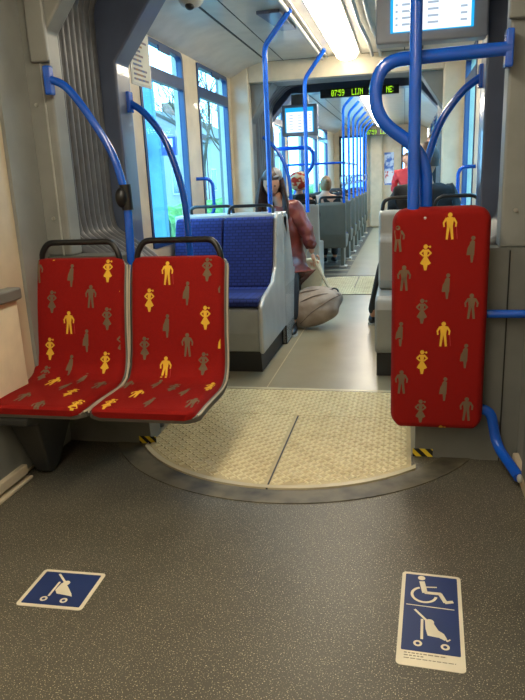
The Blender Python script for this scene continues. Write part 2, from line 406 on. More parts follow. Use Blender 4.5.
def ceiling_lamp(label, y0, y1, m, joints):
    t = thing('ceiling_light', label, 'light', (-.558, y0, CZ), 'ceiling lights')
    prof = [(-.105, 0), (-.104, -.045), (-.085, -.074), (-.045, -.09), (0, -.096), (.045, -.09), (.085, -.074), (.104, -.045), (.105, 0)]
    b = MB(); L = y1-y0; n = 16; vs = []; fs = []; ys = []
    for k in range(7): a = PI/2*k/6; ys.append((.14*(1-math.sin(a)) if 0 else .12*(1-math.cos(a*1)) , 1))
    st = [(0, .05), (.03, .6), (.07, .85), (.13, 1), (L-.13, 1), (L-.07, .85), (L-.03, .6), (L, .05)]
    N = len(prof)
    for y, k in st:
        for x, z in prof: vs.append((x*(.5+.5*k), y, z*k))
    for j in range(len(st)-1):
        for i in range(N-1): fs.append([j*N+i, j*N+i+1, (j+1)*N+i+1, (j+1)*N+i])
    b.add(vs, fs); b.build('diffuser', m, t, smooth=True, fix=False)
    b = MB(); b.box(-.12, .12, -.02, L+.02, -.02, 0); b.build('housing', M_ceil, t)
    for y in joints:
        b = MB(); b.tube([(x*1.02, y-y0, z*1.03) for x, z in prof], .006, 6); b.build('joint_ring', M_trimm, t)
    return t
ceiling_lamp('warm glowing ceiling light strip nearest the camera, over the second module', 4.10, 6.80, M_lamp, (5.0, 6.35))
ceiling_lamp('added warm light strip, unseen overhead in the module with the red seats', -2.0, 2.5, M_lampf, (-.5, 1.0))
ceiling_lamp('far warm ceiling light strip beyond the first green text sign', 8.7, 16.4, M_lampr, (11, 13.5))

# lengthwise ceiling rails and fittings in module 2
b = MB(); b.tube([(-.82, 4.4, 2.475), (-.82, 6.9, 2.475)], .016); b.tube([(-.77, 4.4, 2.482), (-.77, 6.9, 2.482)], .008)
tag(b.build('ceiling_rail', M_podl, smooth=True), 'slim cream rail running along the ceiling left of the near light strip', 'rail')
for q, (x, lab) in enumerate(((-.36, 'pale tube running along the ceiling just right of the near light strip'), (-.28, 'second pale tube on the ceiling, farther right from the near light strip'))):
    b = MB(); b.tube([(x, 4.3, CZ-.03), (x, 5.4, CZ-.03), (x+.03, 6.2, CZ-.03), (x+.03, 6.9, CZ-.03)], .016)
    tag(b.build('ceiling_rail', M_podl, smooth=True), lab, 'rail')
b = MB(); b.prism([(-1.05, 4.9), (-.88, 4.9), (-.86, 5.5), (-.98, 5.5)], 'z', CZ-.025, CZ)
tag(b.build('ceiling_hatch', M_slate, bevel=.006), 'small blue-grey hatch plate on the ceiling left of the light strip', 'hatch')
t = thing('dome_camera', 'white ceiling dome camera with a dark lens at the top edge above the windows', 'camera', (-1.37, 4.40, CZ))
b = MB(); b.ell((0, 0, -.0), (.085, .085, .07)); b.build('housing', M_podl, t, smooth=True)
b = MB(); b.ell((.0, -.03, -.055), (.032, .032, .028)); b.build('lens', M_black, t, smooth=True)

# end wall of the last module in view
b = MB(); b.box(XL, -1.66, 17.3, 17.4, 0, 2.7); b.box(-.98, -.10, 17.3, 17.4, 0, 2.7); b.box(.42, XR, 17.3, 17.4, 0, 2.7)
b.box(-1.66, -.98, 17.3, 17.4, 0, .9); b.box(-1.66, -.98, 17.3, 17.4, 2.3, 2.7); b.box(-.10, .42, 17.3, 17.4, 0, .9); b.box(-.10, .42, 17.3, 17.4, 2.0, 2.7)
struct(b.build('wall_end', M_cream))
for q, (a, c, z1) in enumerate(((-1.66, -.98, 2.3), (-.10, .42, 2.0))):
    b = MB()
    for x0, x1, z0, z1_ in ((a, a+.05, .9, z1), (c-.05, c, .9, z1), (a, c, .9, .95), (a, c, z1-.05, z1)): b.box(x0, x1, 17.28, 17.38, z0, z1_)
    o = struct(b.build('window_%d' % (13+q), M_black)); b = MB(); b.box(a+.02, c-.02, 17.34, 17.346, .92, z1-.02); b.build('pane', M_glass, o)
b = MB(); b.box(-.88, -.55, 17.1, 17.3, 0, 2.6); struct(b.build('trim_10', M_cream, bevel=.05))
t = thing('poster', 'small blue, white and red poster on the far pale end wall', 'poster', (-.40, 17.29, 1.45))
b = MB(); b.box(-.12, .12, -.006, 0, -.4, .4); b.build('sheet', mat('poster_blue', (70, 110, 190), .6, noise=(7, (190, 210, 235), .45, .55)), t)
b = MB(); b.box(-.10, .10, -.010, -.006, -.36, -.06); b.build('panel', mat('poster_white', (226, 226, 232), .6, noise=(9, (200, 70, 80), .55, .62)), t)

# ------------------------------------------------------------------ screens and LED signs
def screen(label, x0, x1, y, z0, z1, dx0, dx1, dz0, dz1, rows):
    t = thing('information_screen', label, 'screen', ((x0+x1)/2, y, z0), 'information screens'); ox = (x0+x1)/2
    b = MB(); b.box(x0-ox, x1-ox, 0, .12, 0, z1-z0); b.build('housing', mat('screen_housing', (150, 160, 178), .35, coat=.3), t, bevel=.012)
    b = MB(); b.box(dx0-ox, dx1-ox, -.006, 0, dz0-z0, dz1-z0); b.build('cyan_border', M_scrb, t)
    b = MB(); e = .014; b.box(dx0-ox+e, dx1-ox-e, -.009, -.006, dz0-z0+.004, dz1-z0-.05); b.build('display', M_scr, t)
    H = dz1-z0-.07-(dz0-z0+.02); w_ = dx1-dx0
    for k in range(rows):
        z = dz0-z0+.03+H*k/rows
        for f0, f1 in ((.06, .09), (.14, .28), (.45, .58), (.84, .92)):
            b = MB(); b.box(dx0-ox+f0*w_, dx0-ox+f1*w_, -.011, -.009, z, z+.010); b.build('text_line', M_scrt, t)
    b = MB(); b.box(-.1, .1, .03, .09, z1-z0, z1-z0+.12); b.build('bracket', M_grey2, t)
screen('large lit information screen at the top right, behind the blue handrail', -.155, .39, 3.60, 1.979, 2.366, -.082, .32, 2.027, 2.328, 7)
screen('small lit information screen in the distance above the passenger in the red-patterned hat', -1.47, -1.04, 8.12, 1.83, 2.19, -1.43, -1.085, 1.87, 2.155, 6)

FONT = {'0': '01110 10001 10011 10101 11001 10001 01110', '7': '11111 00001 00010 00100 01000 01000 01000', ':': '0 1 0 0 0 1 0',
 '5': '11111 10000 11110 00001 00001 10001 01110', '9': '01110 10001 10001 01111 00001 00010 01100', 'L': '10000 10000 10000 10000 10000 10000 11111',
 'I': '111 010 010 010 010 010 111', 'J': '00111 00010 00010 00010 00010 10010 01100', 'N': '10001 11001 10101 10011 10001 10001 10001',
 '2': '01110 10001 00001 00010 00100 01000 11111', 'E': '11111 10000 10000 11110 10000 10000 11111', ' ': '000 000 000 000 000 000 000'}
def led_sign(label, x0, x1, y, z0, z1, items):
    t = thing('led_sign', label, 'sign', ((x0+x1)/2, y, z0), 'green text signs'); ox = (x0+x1)/2
    b = MB(); b.box(x0-ox, x1-ox, 0, .08, 0, z1-z0); b.build('housing', M_black, t, bevel=.006)
    h = (z1-z0)*.72; d = h/7; zb = (z1-z0)*.14
    for xs, txt in items:
        x = xs-ox
        for ch in txt:
            b = MB()
            rows = FONT[ch].split()
            for r_, row in enumerate(rows):
                for c_, bit in enumerate(row):
                    if ch == ':' and bit == '1': b.build('character', M_led, t) if b.v else None; b = MB()
                    if bit == '1': b.box(x+c_*d*.62, x+(c_+.88)*d*.62, -.004, 0, zb+h-(r_+.95)*d, zb+h-r_*d)
            b.build('character', M_led, t); x += (len(rows[0])+1)*d*.62
led_sign('near green LED text sign reading 07:59 LIJN 27 under the ceiling beam', -1.0, -.08, 8.12, 2.24, 2.335, [(-.865, '07:59'), (-.625, 'LIJN'), (-.43, '27'), (-.225, 'NE:')])
led_sign('far green LED text sign at the end of the car', -1.02, -.10, 16.7, 2.25, 2.40, [(-.93, '07:59'), (-.60, 'LIJN'), (-.32, '27')])

# ------------------------------------------------------------------ handrails
def rail(name, label, cat, paths, r, parts=None, mat_=None):
    pass
def flange(b, p, h=.13, w_=.045): b.box(p[0]-.012, p[0]+.012, p[1]-w_/2, p[1]+w_/2, p[2]-h/2, p[2]+h/2)
# left arc on the front portal
t = thing('grab_rail', 'bent blue grab rail arching from the left portal down behind the first red seat', 'handrail', (-1.655, 2.96, 1.84))
def rel(pts, o): return [(p[0]-o[0], p[1]-o[1], p[2]-o[2]) for p in pts]
o_ = (-1.655, 2.96, 1.84)
b = MB(); b.tube(spline(rel([(-1.655, 2.97, 1.85), (-1.56, 2.97, 1.80), (-1.45, 2.97, 1.65), (-1.36, 2.97, 1.48), (-1.312, 2.97, 1.28)], o_)), .019); b.build('curved_tube', M_blue, t, smooth=True)
b = MB(); b.box(-.014, .022, -.01, .035, -.065, .065); b.build('flange', M_blue, t, bevel=.008)
b = MB(); b.tube(rel([(-1.312, 2.97, 1.25), (-1.34, 2.97, .40)], o_), .021); b.build('upright', M_blue, t, smooth=True)
b = MB(); b.tube(rel([(-1.316, 2.97, 1.35), (-1.312, 2.97, 1.23)], o_), .029); b.ell((.325, -.005, -.55), (.032, .04, .05)); b.build('clamp', M_black, t, smooth=True)
# arcs on the second portal, both sides
for side, lab in ((-1, 'thin blue arched grab rail in front of the left windows, behind the second red seat'), (1, 'blue arched grab rail on the right portal, below the large screen')):
    f = (lambda x: x) if side < 0 else mx
    y = 3.88; o_ = (f(-1.64), y, 1.83); t = thing('grab_rail', lab, 'handrail', o_, 'arched grab rails')
    pts = [(-1.64, 1.83), (-1.545, 1.76), (-1.44, 1.62), (-1.375, 1.44), (-1.335, 1.25), (-1.322, 1.0), (-1.322, .75)]
    b = MB(); b.tube(spline(rel([(f(x), y, z) for x, z in pts], o_)), .021); b.build('curved_tube', M_blue, t, smooth=True)
    b = MB(); b.box(-.016, .016, -.03, .03, -.06, .06); b.build('flange', M_blue, t, bevel=.006)
# right loop on the front portal
o_ = (.405, 2.96, 1.81); t = thing('grab_rail', 'thick blue loop-shaped handrail reaching from the right portal to behind the folded red seat', 'handrail', o_)
b = MB(); b.tube(fillet(rel([(.405, 2.95, 1.812), (-.115, 2.93, 1.80), (-.135, 2.93, 1.585), (.085, 2.93, 1.42), (.095, 2.95, 1.05)], o_), .11, 8), .028, 14); b.build('tube', M_blue, t, smooth=True)
b = MB(); b.box(-.018, .014, -.035, .03, -.07, .075); b.build('flange', M_blue, t, bevel=.008)
b = MB(); b.tube([(.036, 2.89, CZ), (.036, 2.89, .30)], .025, 16)
tag(b.build('vertical_pole', M_blue, smooth=True), 'tall straight blue pole from the ceiling to the folded red seat', 'pole')
# right lower rails
t = thing('wall_rail', 'straight blue horizontal rail to the right of the folded red seat', 'handrail', (.36, 2.93, .726))
b = MB(); b.tube([(-.04, 0, 0), (.18, 0, 0)], .019); b.build('tube', M_blue, t, smooth=True)
t = thing('wall_rail', 'S-bent blue rail running from under the folded red seat down to the floor', 'handrail', (.35, 2.92, .29))
b = MB(); b.tube(fillet(rel([(.30, 2.93, .28), (.40, 2.93, .275), (.435, 2.93, .10), (.50, 2.70, .052)], (.35, 2.92, .29)), .07, 8), .024, 14); b.build('tube', M_blue, t, smooth=True)
b = MB(); b.ell((.152, -.225, -.24), (.012, .02, .02)); b.build('end_cap', M_podl, t, smooth=True)

# bent poles of the second module
for q, (x, y, z0, zb, xt, yt, lab) in enumerate(((-1.04, 5.10, 1.08, 2.30, -.80, 4.86, 'tall blue pole with a bent top in front of the seated person in maroon'),
                                     (-.955, 6.55, 1.06, 2.25, -.74, 6.40, 'blue pole with a bent top between the maroon jacket and the red-patterned hat'))):
    b = MB(); b.tube(fillet([(x, y, z0-.06), (x, y, zb), (xt, yt, 2.475)], .06, 6), .020)
    tag(b.build('vertical_pole', M_blue, smooth=True), lab, 'pole')
# window-side grab hoops
for side, lab in ((-1, 'small blue D-shaped grab handle on the pillar between the left windows'), (1, 'small blue D-shaped grab handle on the right wall behind the folded red seat')):
    f = (lambda x: x) if side < 0 else mx
    b = MB(); b.tube(fillet([(f(XL), 5.60, 1.37), (f(XL+.10), 5.62, 1.37), (f(XL+.13), 5.66, 1.33), (f(XL+.13), 5.66, 1.06), (f(XL), 5.60, 1.03)], .06, 6), .015)
    tag(b.build('wall_hoop', M_blue, smooth=True), lab, 'handle')
# rails at the fourth portal
o_ = (-1.78, 9.3, 1.74); t = thing('grab_rail', 'distant blue loop-shaped handrail under the small information screen', 'handrail', o_)
b = MB(); b.tube(fillet(rel([(-1.78, 9.3, 1.74), (-1.32, 9.3, 1.74), (-1.26, 9.3, 1.68), (-1.26, 9.3, 1.50), (-1.52, 9.3, 1.20), (-1.54, 9.3, .9)], o_), .08, 6), .028); b.build('tube', M_blue, t, smooth=True)
o_ = (-1.56, 7.4, 1.80); t = thing('grab_rail', 'distant blue arched rail beside the dark third portal left of the small screen', 'handrail', o_)
b = MB(); b.tube(spline(rel([(-1.56, 7.4, 1.80), (-1.42, 7.4, 1.66), (-1.31, 7.4, 1.45), (-1.27, 7.4, 1.2), (-1.27, 7.4, .8)], o_)), .02); b.build('tube', M_blue, t, smooth=True)

# ------------------------------------------------------------------ red seats
PROF = [(2.298, .434), (2.310, .447), (2.33, .452), (2.45, .454), (2.58, .450), (2.68, .448), (2.735, .462), (2.765, .50), (2.785, .56), (2.80, .65), (2.825, .78), (2.855, .90), (2.885, 1.0), (2.89, 1.018)]
YB = 2.60
class Surf:
    def __init__(s, prof):
        P = [Vector((0, p[0]-YB, p[1])) for p in prof]
        s.P = P; s.s = [0]
        for a, b_ in zip(P, P[1:]): s.s.append(s.s[-1]+(b_-a).length)
        s.L = s.s[-1]
    def at(s, t):
        t = max(0, min(s.L, t)); i = 0
        while i < len(s.P)-2 and s.s[i+1] < t: i += 1
        k = (t-s.s[i])/(s.s[i+1]-s.s[i]); return s.P[i].lerp(s.P[i+1], k)
    def nrm(s, t):
        d = (s.at(t+.03)-s.at(t-.03)).normalized(); return Vector((0, -d.z, d.y))
SF = Surf(PROF)
def hw(t, W, r, L):
    w_ = W*(1+.018*math.exp(-((t-.47)/.12)**2)) if L > 1.01 else W ; d = min(t, L-t)
    if d < r: w_ -= r-math.sqrt(max(0, r*r-(r-d)**2))
    return w_
def slab(sf, W, r, t0, t1, NU=22, NV=60, edge=.035, s0=0, s1=None):
    L = sf.L if s1 is None else s1; b = MB(); vs = []; fs = []
    def lift(x, w_, t):
        e = min(w_-abs(x), t-s0, L-t)
        if e >= edge: return t1
        k = 1-max(0, e)/edge; return t0+(t1-t0)*math.sqrt(max(0, 1-k*k))
    us = [math.sin(PI/2*(2*i/NU-1)) for i in range(NU+1)]
    ts = []
    for j in range(NV+1):
        q = j/NV; ts.append(s0+(L-s0)*(q-.12*math.sin(2*PI*q)/(1)*.9 if 0 else .5-.5*math.cos(PI*q)*(.35)+(q-.5)*.65))
    ts = [s0+(L-s0)*((t-ts[0])/(ts[-1]-ts[0])) for t in ts]
    for layer in (0, 1):
        for t in ts:
            w_ = hw(t-s0, W, r, L-s0); p = sf.at(t); n_ = sf.nrm(t)
            for u in us:
                q = p+n_*(lift(u*w_, w_, t) if layer == 0 else t0); vs.append((u*w_, q.y, q.z))
    K = (NV+1)*(NU+1)
    for j in range(NV):
        for i in range(NU):
            a = j*(NU+1)+i; fs.append([a, a+1, a+NU+2, a+NU+1]); fs.append([K+a, K+a+NU+1, K+a+NU+2, K+a+1])
    for j in range(NV):
        for i, fl in ((0, 0), (NU, 1)):
            a = j*(NU+1)+i; c = a+NU+1; f_ = [a, c, K+c, K+a]; fs.append(f_ if not fl else f_[::-1])
    for i in range(NU):
        a = i; fs.append([a, K+a, K+a+1, a+1]); a = NV*(NU+1)+i; fs.append([a, a+1, K+a+1, K+a])
    b.add(vs, fs, 0); return b, lift

def circle(cx, cy, r, n=12): return [(cx+r*math.cos(2*PI*k/n), cy+r*math.sin(2*PI*k/n)) for k in range(n)]
def bar(x0, y0, x1, y1, w0, w1=None):
    w1 = w0 if w1 is None else w1; dx, dy = x1-x0, y1-y0; l = math.hypot(dx, dy); nx, ny = -dy/l/2, dx/l/2
    return [(x0-nx*w0, y0-ny*w0), (x1-nx*w1, y1-ny*w1), (x1+nx*w1, y1+ny*w1), (x0+nx*w0, y0+ny*w0)]
MAN = [(circle(0, .91, .088), 0), ([(-.10, .44), (.10, .44), (.15, .80), (.10, .83), (-.10, .83), (-.15, .80)], 0),
       (bar(-.13, .79, -.24, .62, .09, .07), 0), (bar(-.24, .64, -.22, .47, .07, .06), 0), (bar(.13, .79, .24, .62, .09, .07), 0), (bar(.24, .64, .22, .47, .07, .06), 0),
       (bar(-.055, .48, -.11, 0, .11, .085), 0), (bar(.055, .48, .11, 0, .11, .085), 0)]
CANE = MAN + [(bar(.25, .48, .29, .02, .022), 1)]
WOM = [(circle(0, .91, .085), 0), (bar(.06, .90, .15, .92, .03, .02), 0), (circle(.165, .90, .045, 8), 0), ([(-.06, .50), (.06, .50), (.09, .80), (-.09, .80)], 0), ([(-.05, .82), (.05, .82), (.04, .86), (-.04, .86)], 0),
       (bar(-.07, .79, -.22, .65, .08, .06), 0), (bar(-.22, .67, -.07, .54, .06, .06), 0), (bar(.07, .79, .22, .65, .08, .06), 0), (bar(.22, .67, .07, .54, .06, .06), 0),
       ([(-.21, .27), (.21, .27), (.06, .52), (-.06, .52)], 0), ([(-.12, .21), (.12, .21), (.21, .27), (-.21, .27)], 0), ([(-.045, 0), (.045, 0), (.09, .22), (-.09, .22)], 0)]
SID = [(circle(.06, .92, .08), 0), ([(-.06, .35), (.12, .35), (.13, .80), (.02, .85), (-.06, .76)], 0), ([(-.17, .33), (-.05, .33), (-.05, .72), (-.14, .55)], 0), ([(-.17, .28), (.12, .28), (.12, .36), (-.17, .36)], 0),
       ([(0, 0), (.07, 0), (.10, .29), (-.03, .29)], 0)]
GL = {'man': MAN, 'cane': CANE, 'woman': WOM, 'side': SID}
def clipy(poly, y, keep_above):
    out = []
    for i in range(len(poly)):
        a, c = poly[i], poly[(i+1) % len(poly)]
        ia = (a[1] >= y) == keep_above or a[1] == y; ic = (c[1] >= y) == keep_above or c[1] == y
        if ia: out.append(a)
        if ia != ic:
            t = (y-a[1])/(c[1]-a[1]); out.append((a[0]+(c[0]-a[0])*t, y))
    return out
def clipx(poly, x, keep_above): return [(q[1], q[0]) for q in clipy([(p[1], p[0]) for p in poly], x, keep_above)]
def glyphs(b, items, mapper, xlim, tlim, H=.112, k0=.0008):
    zi = 0
    for kind, yel, cx, ct in items:
        for poly, cane in GL[kind]:
            if cane and not yel: continue
            zi += 1; pp = [(cx+x*H*.96, ct+(y-.5)*H) for x, y in poly]
            pp = clipy(pp, tlim[0], True)
            if len(pp) > 2: pp = clipy(pp, tlim[1], False)
            if len(pp) > 2: pp = clipx(pp, -xlim, True)
            if len(pp) > 2: pp = clipx(pp, xlim, False)
            if len(pp) < 3: continue
            lo = min(p[1] for p in pp); hi = max(p[1] for p in pp); n = max(1, int((hi-lo)/.007)); 
            for k in range(n):
                a, c = lo+(hi-lo)*k/n, lo+(hi-lo)*(k+1)/n
                q = clipy(pp, a, True); q = clipy(q, c, False) if len(q) > 2 else q
                if len(q) < 3: continue
                b.add([mapper(x, t, k0+(zi % 5)*.00015) for x, t in q], [list(range(len(q)))], 3 if cane else (1 if yel else 2))
                
w, m, c, g = 'woman', 'man', 'cane', 'side'
G1 = [(w,1,-.128,1.11),(g,0,-.032,.979),(w,1,.164,1.0),(w,0,-.134,.851),(m,0,.076,.876),(c,1,-.043,.748),(w,0,.16,.768),(w,1,-.151,.617),(g,0,.045,.659),(w,1,.147,.551),(g,0,-.039,.532),(w,1,.25,.882),(m,0,-.213,1.0),(w,0,.235,.649),
 (g,1,-.196,.31),(m,0,-.088,.169),(c,1,-.072,.401),(w,0,-.165,.475),(g,0,.024,.333),(w,1,.102,.244),(m,0,.039,.072),(g,0,.057,.44),(m,0,.182,.373),(w,1,.205,.097)]
G2 = [(c,1,-.043,.985),(w,0,.154,1.0),(g,0,.053,.888),(w,1,-.133,.857),(w,1,.146,.774),(g,0,-.048,.734),(w,0,-.161,.626),(m,0,.056,.645),(g,1,.225,.654),(c,1,-.052,.532),(w,0,.136,.555),(m,0,.238,.894),
 (w,1,-.165,.121),(m,0,-.198,.385),(m,1,-.095,.257),(g,0,.004,.151),(g,0,-.06,.40),(w,0,.037,.361),(g,0,.111,.297),(w,1,.204,.389),(m,0,.195,.163)]
def red_seat(label, xc, items, W=.228):
    t = thing('red_seat', label, 'seat', (xc, YB, 0), 'red seats with printed figures')
    b, lift = slab(SF, W, .045, -.030, .0, edge=.026)
    items = [(k_, y_, x_, t_-.044) for k_, y_, x_, t_ in items]
    def mp(x, tt, k):
        w_ = hw(tt, W, .045, SF.L); p = SF.at(tt)+SF.nrm(tt)*(lift(x, w_, tt)+k); return (x, p.y, p.z)
    glyphs(b, items, mp, W-.014, (.012, SF.L-.012), k0=.0014)
    b.build('cushion', [M_red, M_yel, M_gry, M_cane], t, smooth=True, fix=False)
    b, _ = slab(SF, W+.014, .055, -.052, -.024, edge=.012, NU=16, NV=44); b.build('shell', M_shell, t, smooth=True)
    # pale rim tube along both edges of the shell
    for sg in (-1, 1):
        b = MB(); pts = []
        for k in range(40):
            tt = .03+(SF.L-.07)*k/39; p = SF.at(tt)+SF.nrm(tt)*-.024; pts.append((sg*(hw(tt, W+.015, .055, SF.L)), p.y, p.z))
        b.tube(pts, .0045, 6); b.build('rim', M_rim, t, smooth=True)
    # grab handle over the backrest
    y = 2.915-YB
    b = MB(); b.tube(fillet([(-.212, y, .97), (-.208, y, 1.03), (-.172, y+.01, 1.085), (.172, y+.01, 1.085), (.208, y, 1.03), (.212, y, .97)], .03, 5), .015, 10); b.build('top_handle', M_black, t, smooth=True)
    b = MB(); b.box(-.21, .21, -.20, .36, .385, .425); b.build('under_frame', M_charcoal, t, bevel=.01)
    return t
red_seat('red seat with printed figures, the left one of the pair beside the grey wall', -1.566, G1, .24)
red_seat('red seat with printed figures, the right one of the pair beside the tread-plate floor', -1.053, G2, .232)
# support bracket of the pair
t = thing('seat_bracket', 'dark tapered metal leg bracket holding up the pair of red seats by the left wall', 'bracket', (-1.70, 2.6, 0))
b = MB(); yz = [(2.32, .385), (2.98, .385), (2.98, .33), (2.76, .30), (2.66, .02), (2.60, 0), (2.56, .02), (2.42, .32), (2.32, .35)]
def wx(z): return (-.06+.02*(1-z/.385), .115-.09*(1-z/.385))
n = len(yz); vs = [(wx(z)[0], y-2.6, z) for y, z in yz]+[(wx(z)[1], y-2.6, z) for y, z in yz]
b.add(vs, [list(range(n))[::-1], list(range(n, 2*n))]+[[k, (k+1) % n, n+(k+1) % n, n+k] for k in range(n)]); b.build('leg', M_charcoal, t, bevel=.01)
b = MB(); b.box(.1, .85, .06, .14, .35, .385); b.build('cross_beam', M_charcoal, t, bevel=.006)

# folded red seat on the right
t = thing('folded_seat', 'folded upright red seat with printed figures on the right portal', 'seat', (.154, 2.9, .196))
GP = [(m,0,-.180,1.08),(c,1,.034,1.128),(w,1,-.063,.998),(g,0,.124,1.029),(m,0,-.152,.909),(g,0,.027,.872),(m,0,.134,.784),(w,0,-.073,.762),(g,0,-.168,.657),(c,1,.021,.659),(w,1,-.068,.529),(g,0,.113,.56),(m,0,-.157,.433),(g,0,.029,.404),(m,0,.131,.312),(w,0,-.070,.295),(w,1,.022,.172)]
class Flat:
    def __init__(s): s.L = 1.006
    def at(s, t): return Vector((0, .0-.0*t, t))
    def nrm(s, t): return Vector((0, -1, 0))
FS = Flat()
b, lift = slab(FS, .205, .066, .0, .055, edge=.03)
def hw2(tt): return hw(tt, .205, .066, FS.L)
def mp(x, z, k):
    tt = z-.202; p = FS.at(max(0, min(FS.L, tt))); return (x, -(lift(x, hw2(max(0, min(FS.L, tt))), tt)+k), p.z)
glyphs(b, GP, mp, .196, (.208, 1.198))
b.build('cushion', [M_red, M_yel, M_gry, M_cane], t, smooth=True, fix=False)
b, _ = slab(FS, .205, .066, -.03, 0, edge=.008, NU=14, NV=30); b.build('shell', M_shell, t, smooth=True)
b = MB(); b.box(-.10, .10, .03, .10, .2, .5); b.build('hinge_bracket', M_charcoal, t, bevel=.01)
b = MB(); b.ell((-.068, -.0545, .962), (.006, .003, .006), 10, 6); b.build('rivet', M_steel, t, smooth=True)

# hazard labels
for x0, lab in ((-1.375, 'black and yellow hazard strip on the left portal foot under the second red seat'), (.055, 'black and yellow hazard strip on the right portal foot under the folded red seat')):
    b = MB(); b.box(0, .095, -.003, 0, 0, .040)
    tag(b.build('hazard_strip', M_haz, loc=(x0, 2.979, .004)), lab, 'label')
# small screws on the portals
for x, y, z in ((-1.745, 2.997, 1.74), (-1.73, 2.997, 1.20), (.475, 2.997, .56), (.47, 2.997, 1.17)):
    b = MB(); b.tube([(0, 0, 0), (0, -.005, 0)], .009, 12)
    tag(b.build('wall_screw', M_steel, loc=(x, y, z)), 'small round %s screw head in the grey %s portal frame' % ('upper' if z > 1.1 and x > 0 or z > 1.5 else 'lower', 'left' if x < 0 else 'right'), 'screw', 'portal screws')
struct(MB().box(-1.70, -1.694, 2.992, 3.0, 1.01, 2.7).build('trim_11', M_podl))
struct(MB().box(.452, .457, 2.974, 2.98, 0, 1.0).build('trim_12', M_groove))

# ------------------------------------------------------------------ floor stickers
def sticker(label, size, loc, rz, quad, ox, oy, draw):
    W, H = size; t = thing('floor_sticker', label, 'sticker', loc, 'blue floor stickers', rz)
    b = MB(); b.prism(rrect(-W/2, W/2, -H/2, H/2, .014), 'z', 0, .0012); b.build('backing', M_white, t)
    TL, TR, BR, BL = quad
    def uv(x, y):
        for _ in range(1): pass
        u = v = .5
        for _ in range(30):   # invert the quad by fixed point steps
            px_ = (TL[0]*(1-u)+TR[0]*u)*(1-v)+(BL[0]*(1-u)+BR[0]*u)*v
            py_ = (TL[1]*(1-u)+TR[1]*u)*(1-v)+(BL[1]*(1-u)+BR[1]*u)*v
            ux = (TR[0]-TL[0])*(1-v)+(BR[0]-BL[0])*v; uy = (TR[1]-TL[1])*(1-v)+(BR[1]-BL[1])*v
            vx = (BL[0]-TL[0])*(1-u)+(BR[0]-TR[0])*u; vy = (BL[1]-TL[1])*(1-u)+(BR[1]-TR[1])*u
            D = ux*vy-uy*vx; ex, ey = x-px_, y-py_
            u += (ex*vy-ey*vx)/D; v += (ux*ey-uy*ex)/D
        return ((u-.5)*W, (.5-v)*H)
    draw(t, uv, W, H)
    return t
def flatpoly(b, pts, z): b.add([(p[0], p[1], z) for p in pts], [list(range(len(pts)))])
def pushchair(b, uv, hd, st, wh, head, body, sc, z=.0024):
    P = lambda q: uv(*q)
    def ln(a, c, w_): flatpoly(b, bar(*P(a), *P(c), w_), z)
    ln(hd[0], hd[1], sc*.008); ln(st[0], st[1], sc*.008)
    for q in wh:
        cx, cy = P(q); ro, ri = sc*.013, sc*.006; n = 20
        vs = [(cx+ro*math.cos(2*PI*k/n), cy+ro*math.sin(2*PI*k/n), z) for k in range(n)]+[(cx+ri*math.cos(2*PI*k/n), cy+ri*math.sin(2*PI*k/n), z) for k in range(n)]
        b.add(vs, [[k, (k+1) % n, n+(k+1) % n, n+k] for k in range(n)])
    flatpoly(b, circle(*P(head), sc*.0135, 16), z+.0003); flatpoly(b, [P(q) for q in body], z+.0001)
def draw_left(t, uv, W, H):
    b = MB(); b.prism(rrect(-W/2+.014, W/2-.014, -H/2+.014, H/2-.014, .004), 'z', .0012, .002); b.build('blue_field', M_navy, t)
    b = MB(); pushchair(b, uv, ((250, 110), (275, 150)), ((250, 145), (202, 205)), ((182, 216), (266, 223)), (277, 150), [(258, 150), (280, 158), (290, 178), (298, 195), (300, 207), (284, 203), (236, 195), (230, 180)], 1.0)
    b.build('pushchair_symbol', M_white, t)
def draw_right(t, uv, W, H):
    b = MB(); zt = H/2-.013; zb = -H/2+.062; b.prism(rrect(-W/2+.012, W/2-.012, zb, zt, .004), 'z', .0012, .002); b.build('blue_field', M_navy, t)
    b = MB(); P = lambda *q: uv(*q); z = .0024
    cx, cy = P(217, 192); n = 30; ro, ri = .043, .034
    a0, a1 = math.radians(112), math.radians(352)
    vs = [(cx+ro*math.cos(a0+(a1-a0)*k/n), cy+ro*math.sin(a0+(a1-a0)*k/n), z) for k in range(n+1)]+[(cx+ri*math.cos(a0+(a1-a0)*k/n), cy+ri*math.sin(a0+(a1-a0)*k/n), z) for k in range(n+1)]
    b.add(vs, [[k, k+1, n+2+k, n+1+k] for k in range(n)])
    flatpoly(b, circle(*P(207, 99), .0125, 16), z)
    for a, c_, w_ in (((208, 118), (222, 182), .018), ((220, 180), (300, 186), .014), ((294, 184), (322, 232), .014), ((318, 232), (358, 226), .013), ((224, 150), (280, 150), .006)):
        flatpoly(b, bar(*P(*a), *P(*c_), w_), z+.0001)
    b.build('wheelchair_symbol', M_white, t)
    b = MB(); flatpoly(b, bar(*P(128, 242), *P(364, 268), .004), z); b.build('divider', M_white, t)
    b = MB(); pushchair(b, uv, ((170, 268), (228, 322)), ((206, 315), (203, 408)), ((183, 426), (318, 442)), (243, 330), [(220, 322), (262, 336), (285, 368), (312, 384), (326, 404), (316, 414), (290, 402), (232, 392), (222, 360)], 1.0)
    flatpoly(b, bar(*P(312, 396), *P(330, 418), .006), z); flatpoly(b, bar(*P(326, 418), *P(343, 409), .005), z)
    b.build('pushchair_symbol', M_white, t)
    b = MB()
    for k, (a, e) in enumerate(((-.075, .045), (-.075, -.02), (-.075, .07))):
        y = zb-.012-k*.0105; x = a
        while x < e:
            l = random.uniform(.006, .016); b.box(x, min(x+l, e), y, y+.0042 if k < 2 else y+.003, .0012, .0016); x += l+.003
    b.build('small_print', M_text, t)
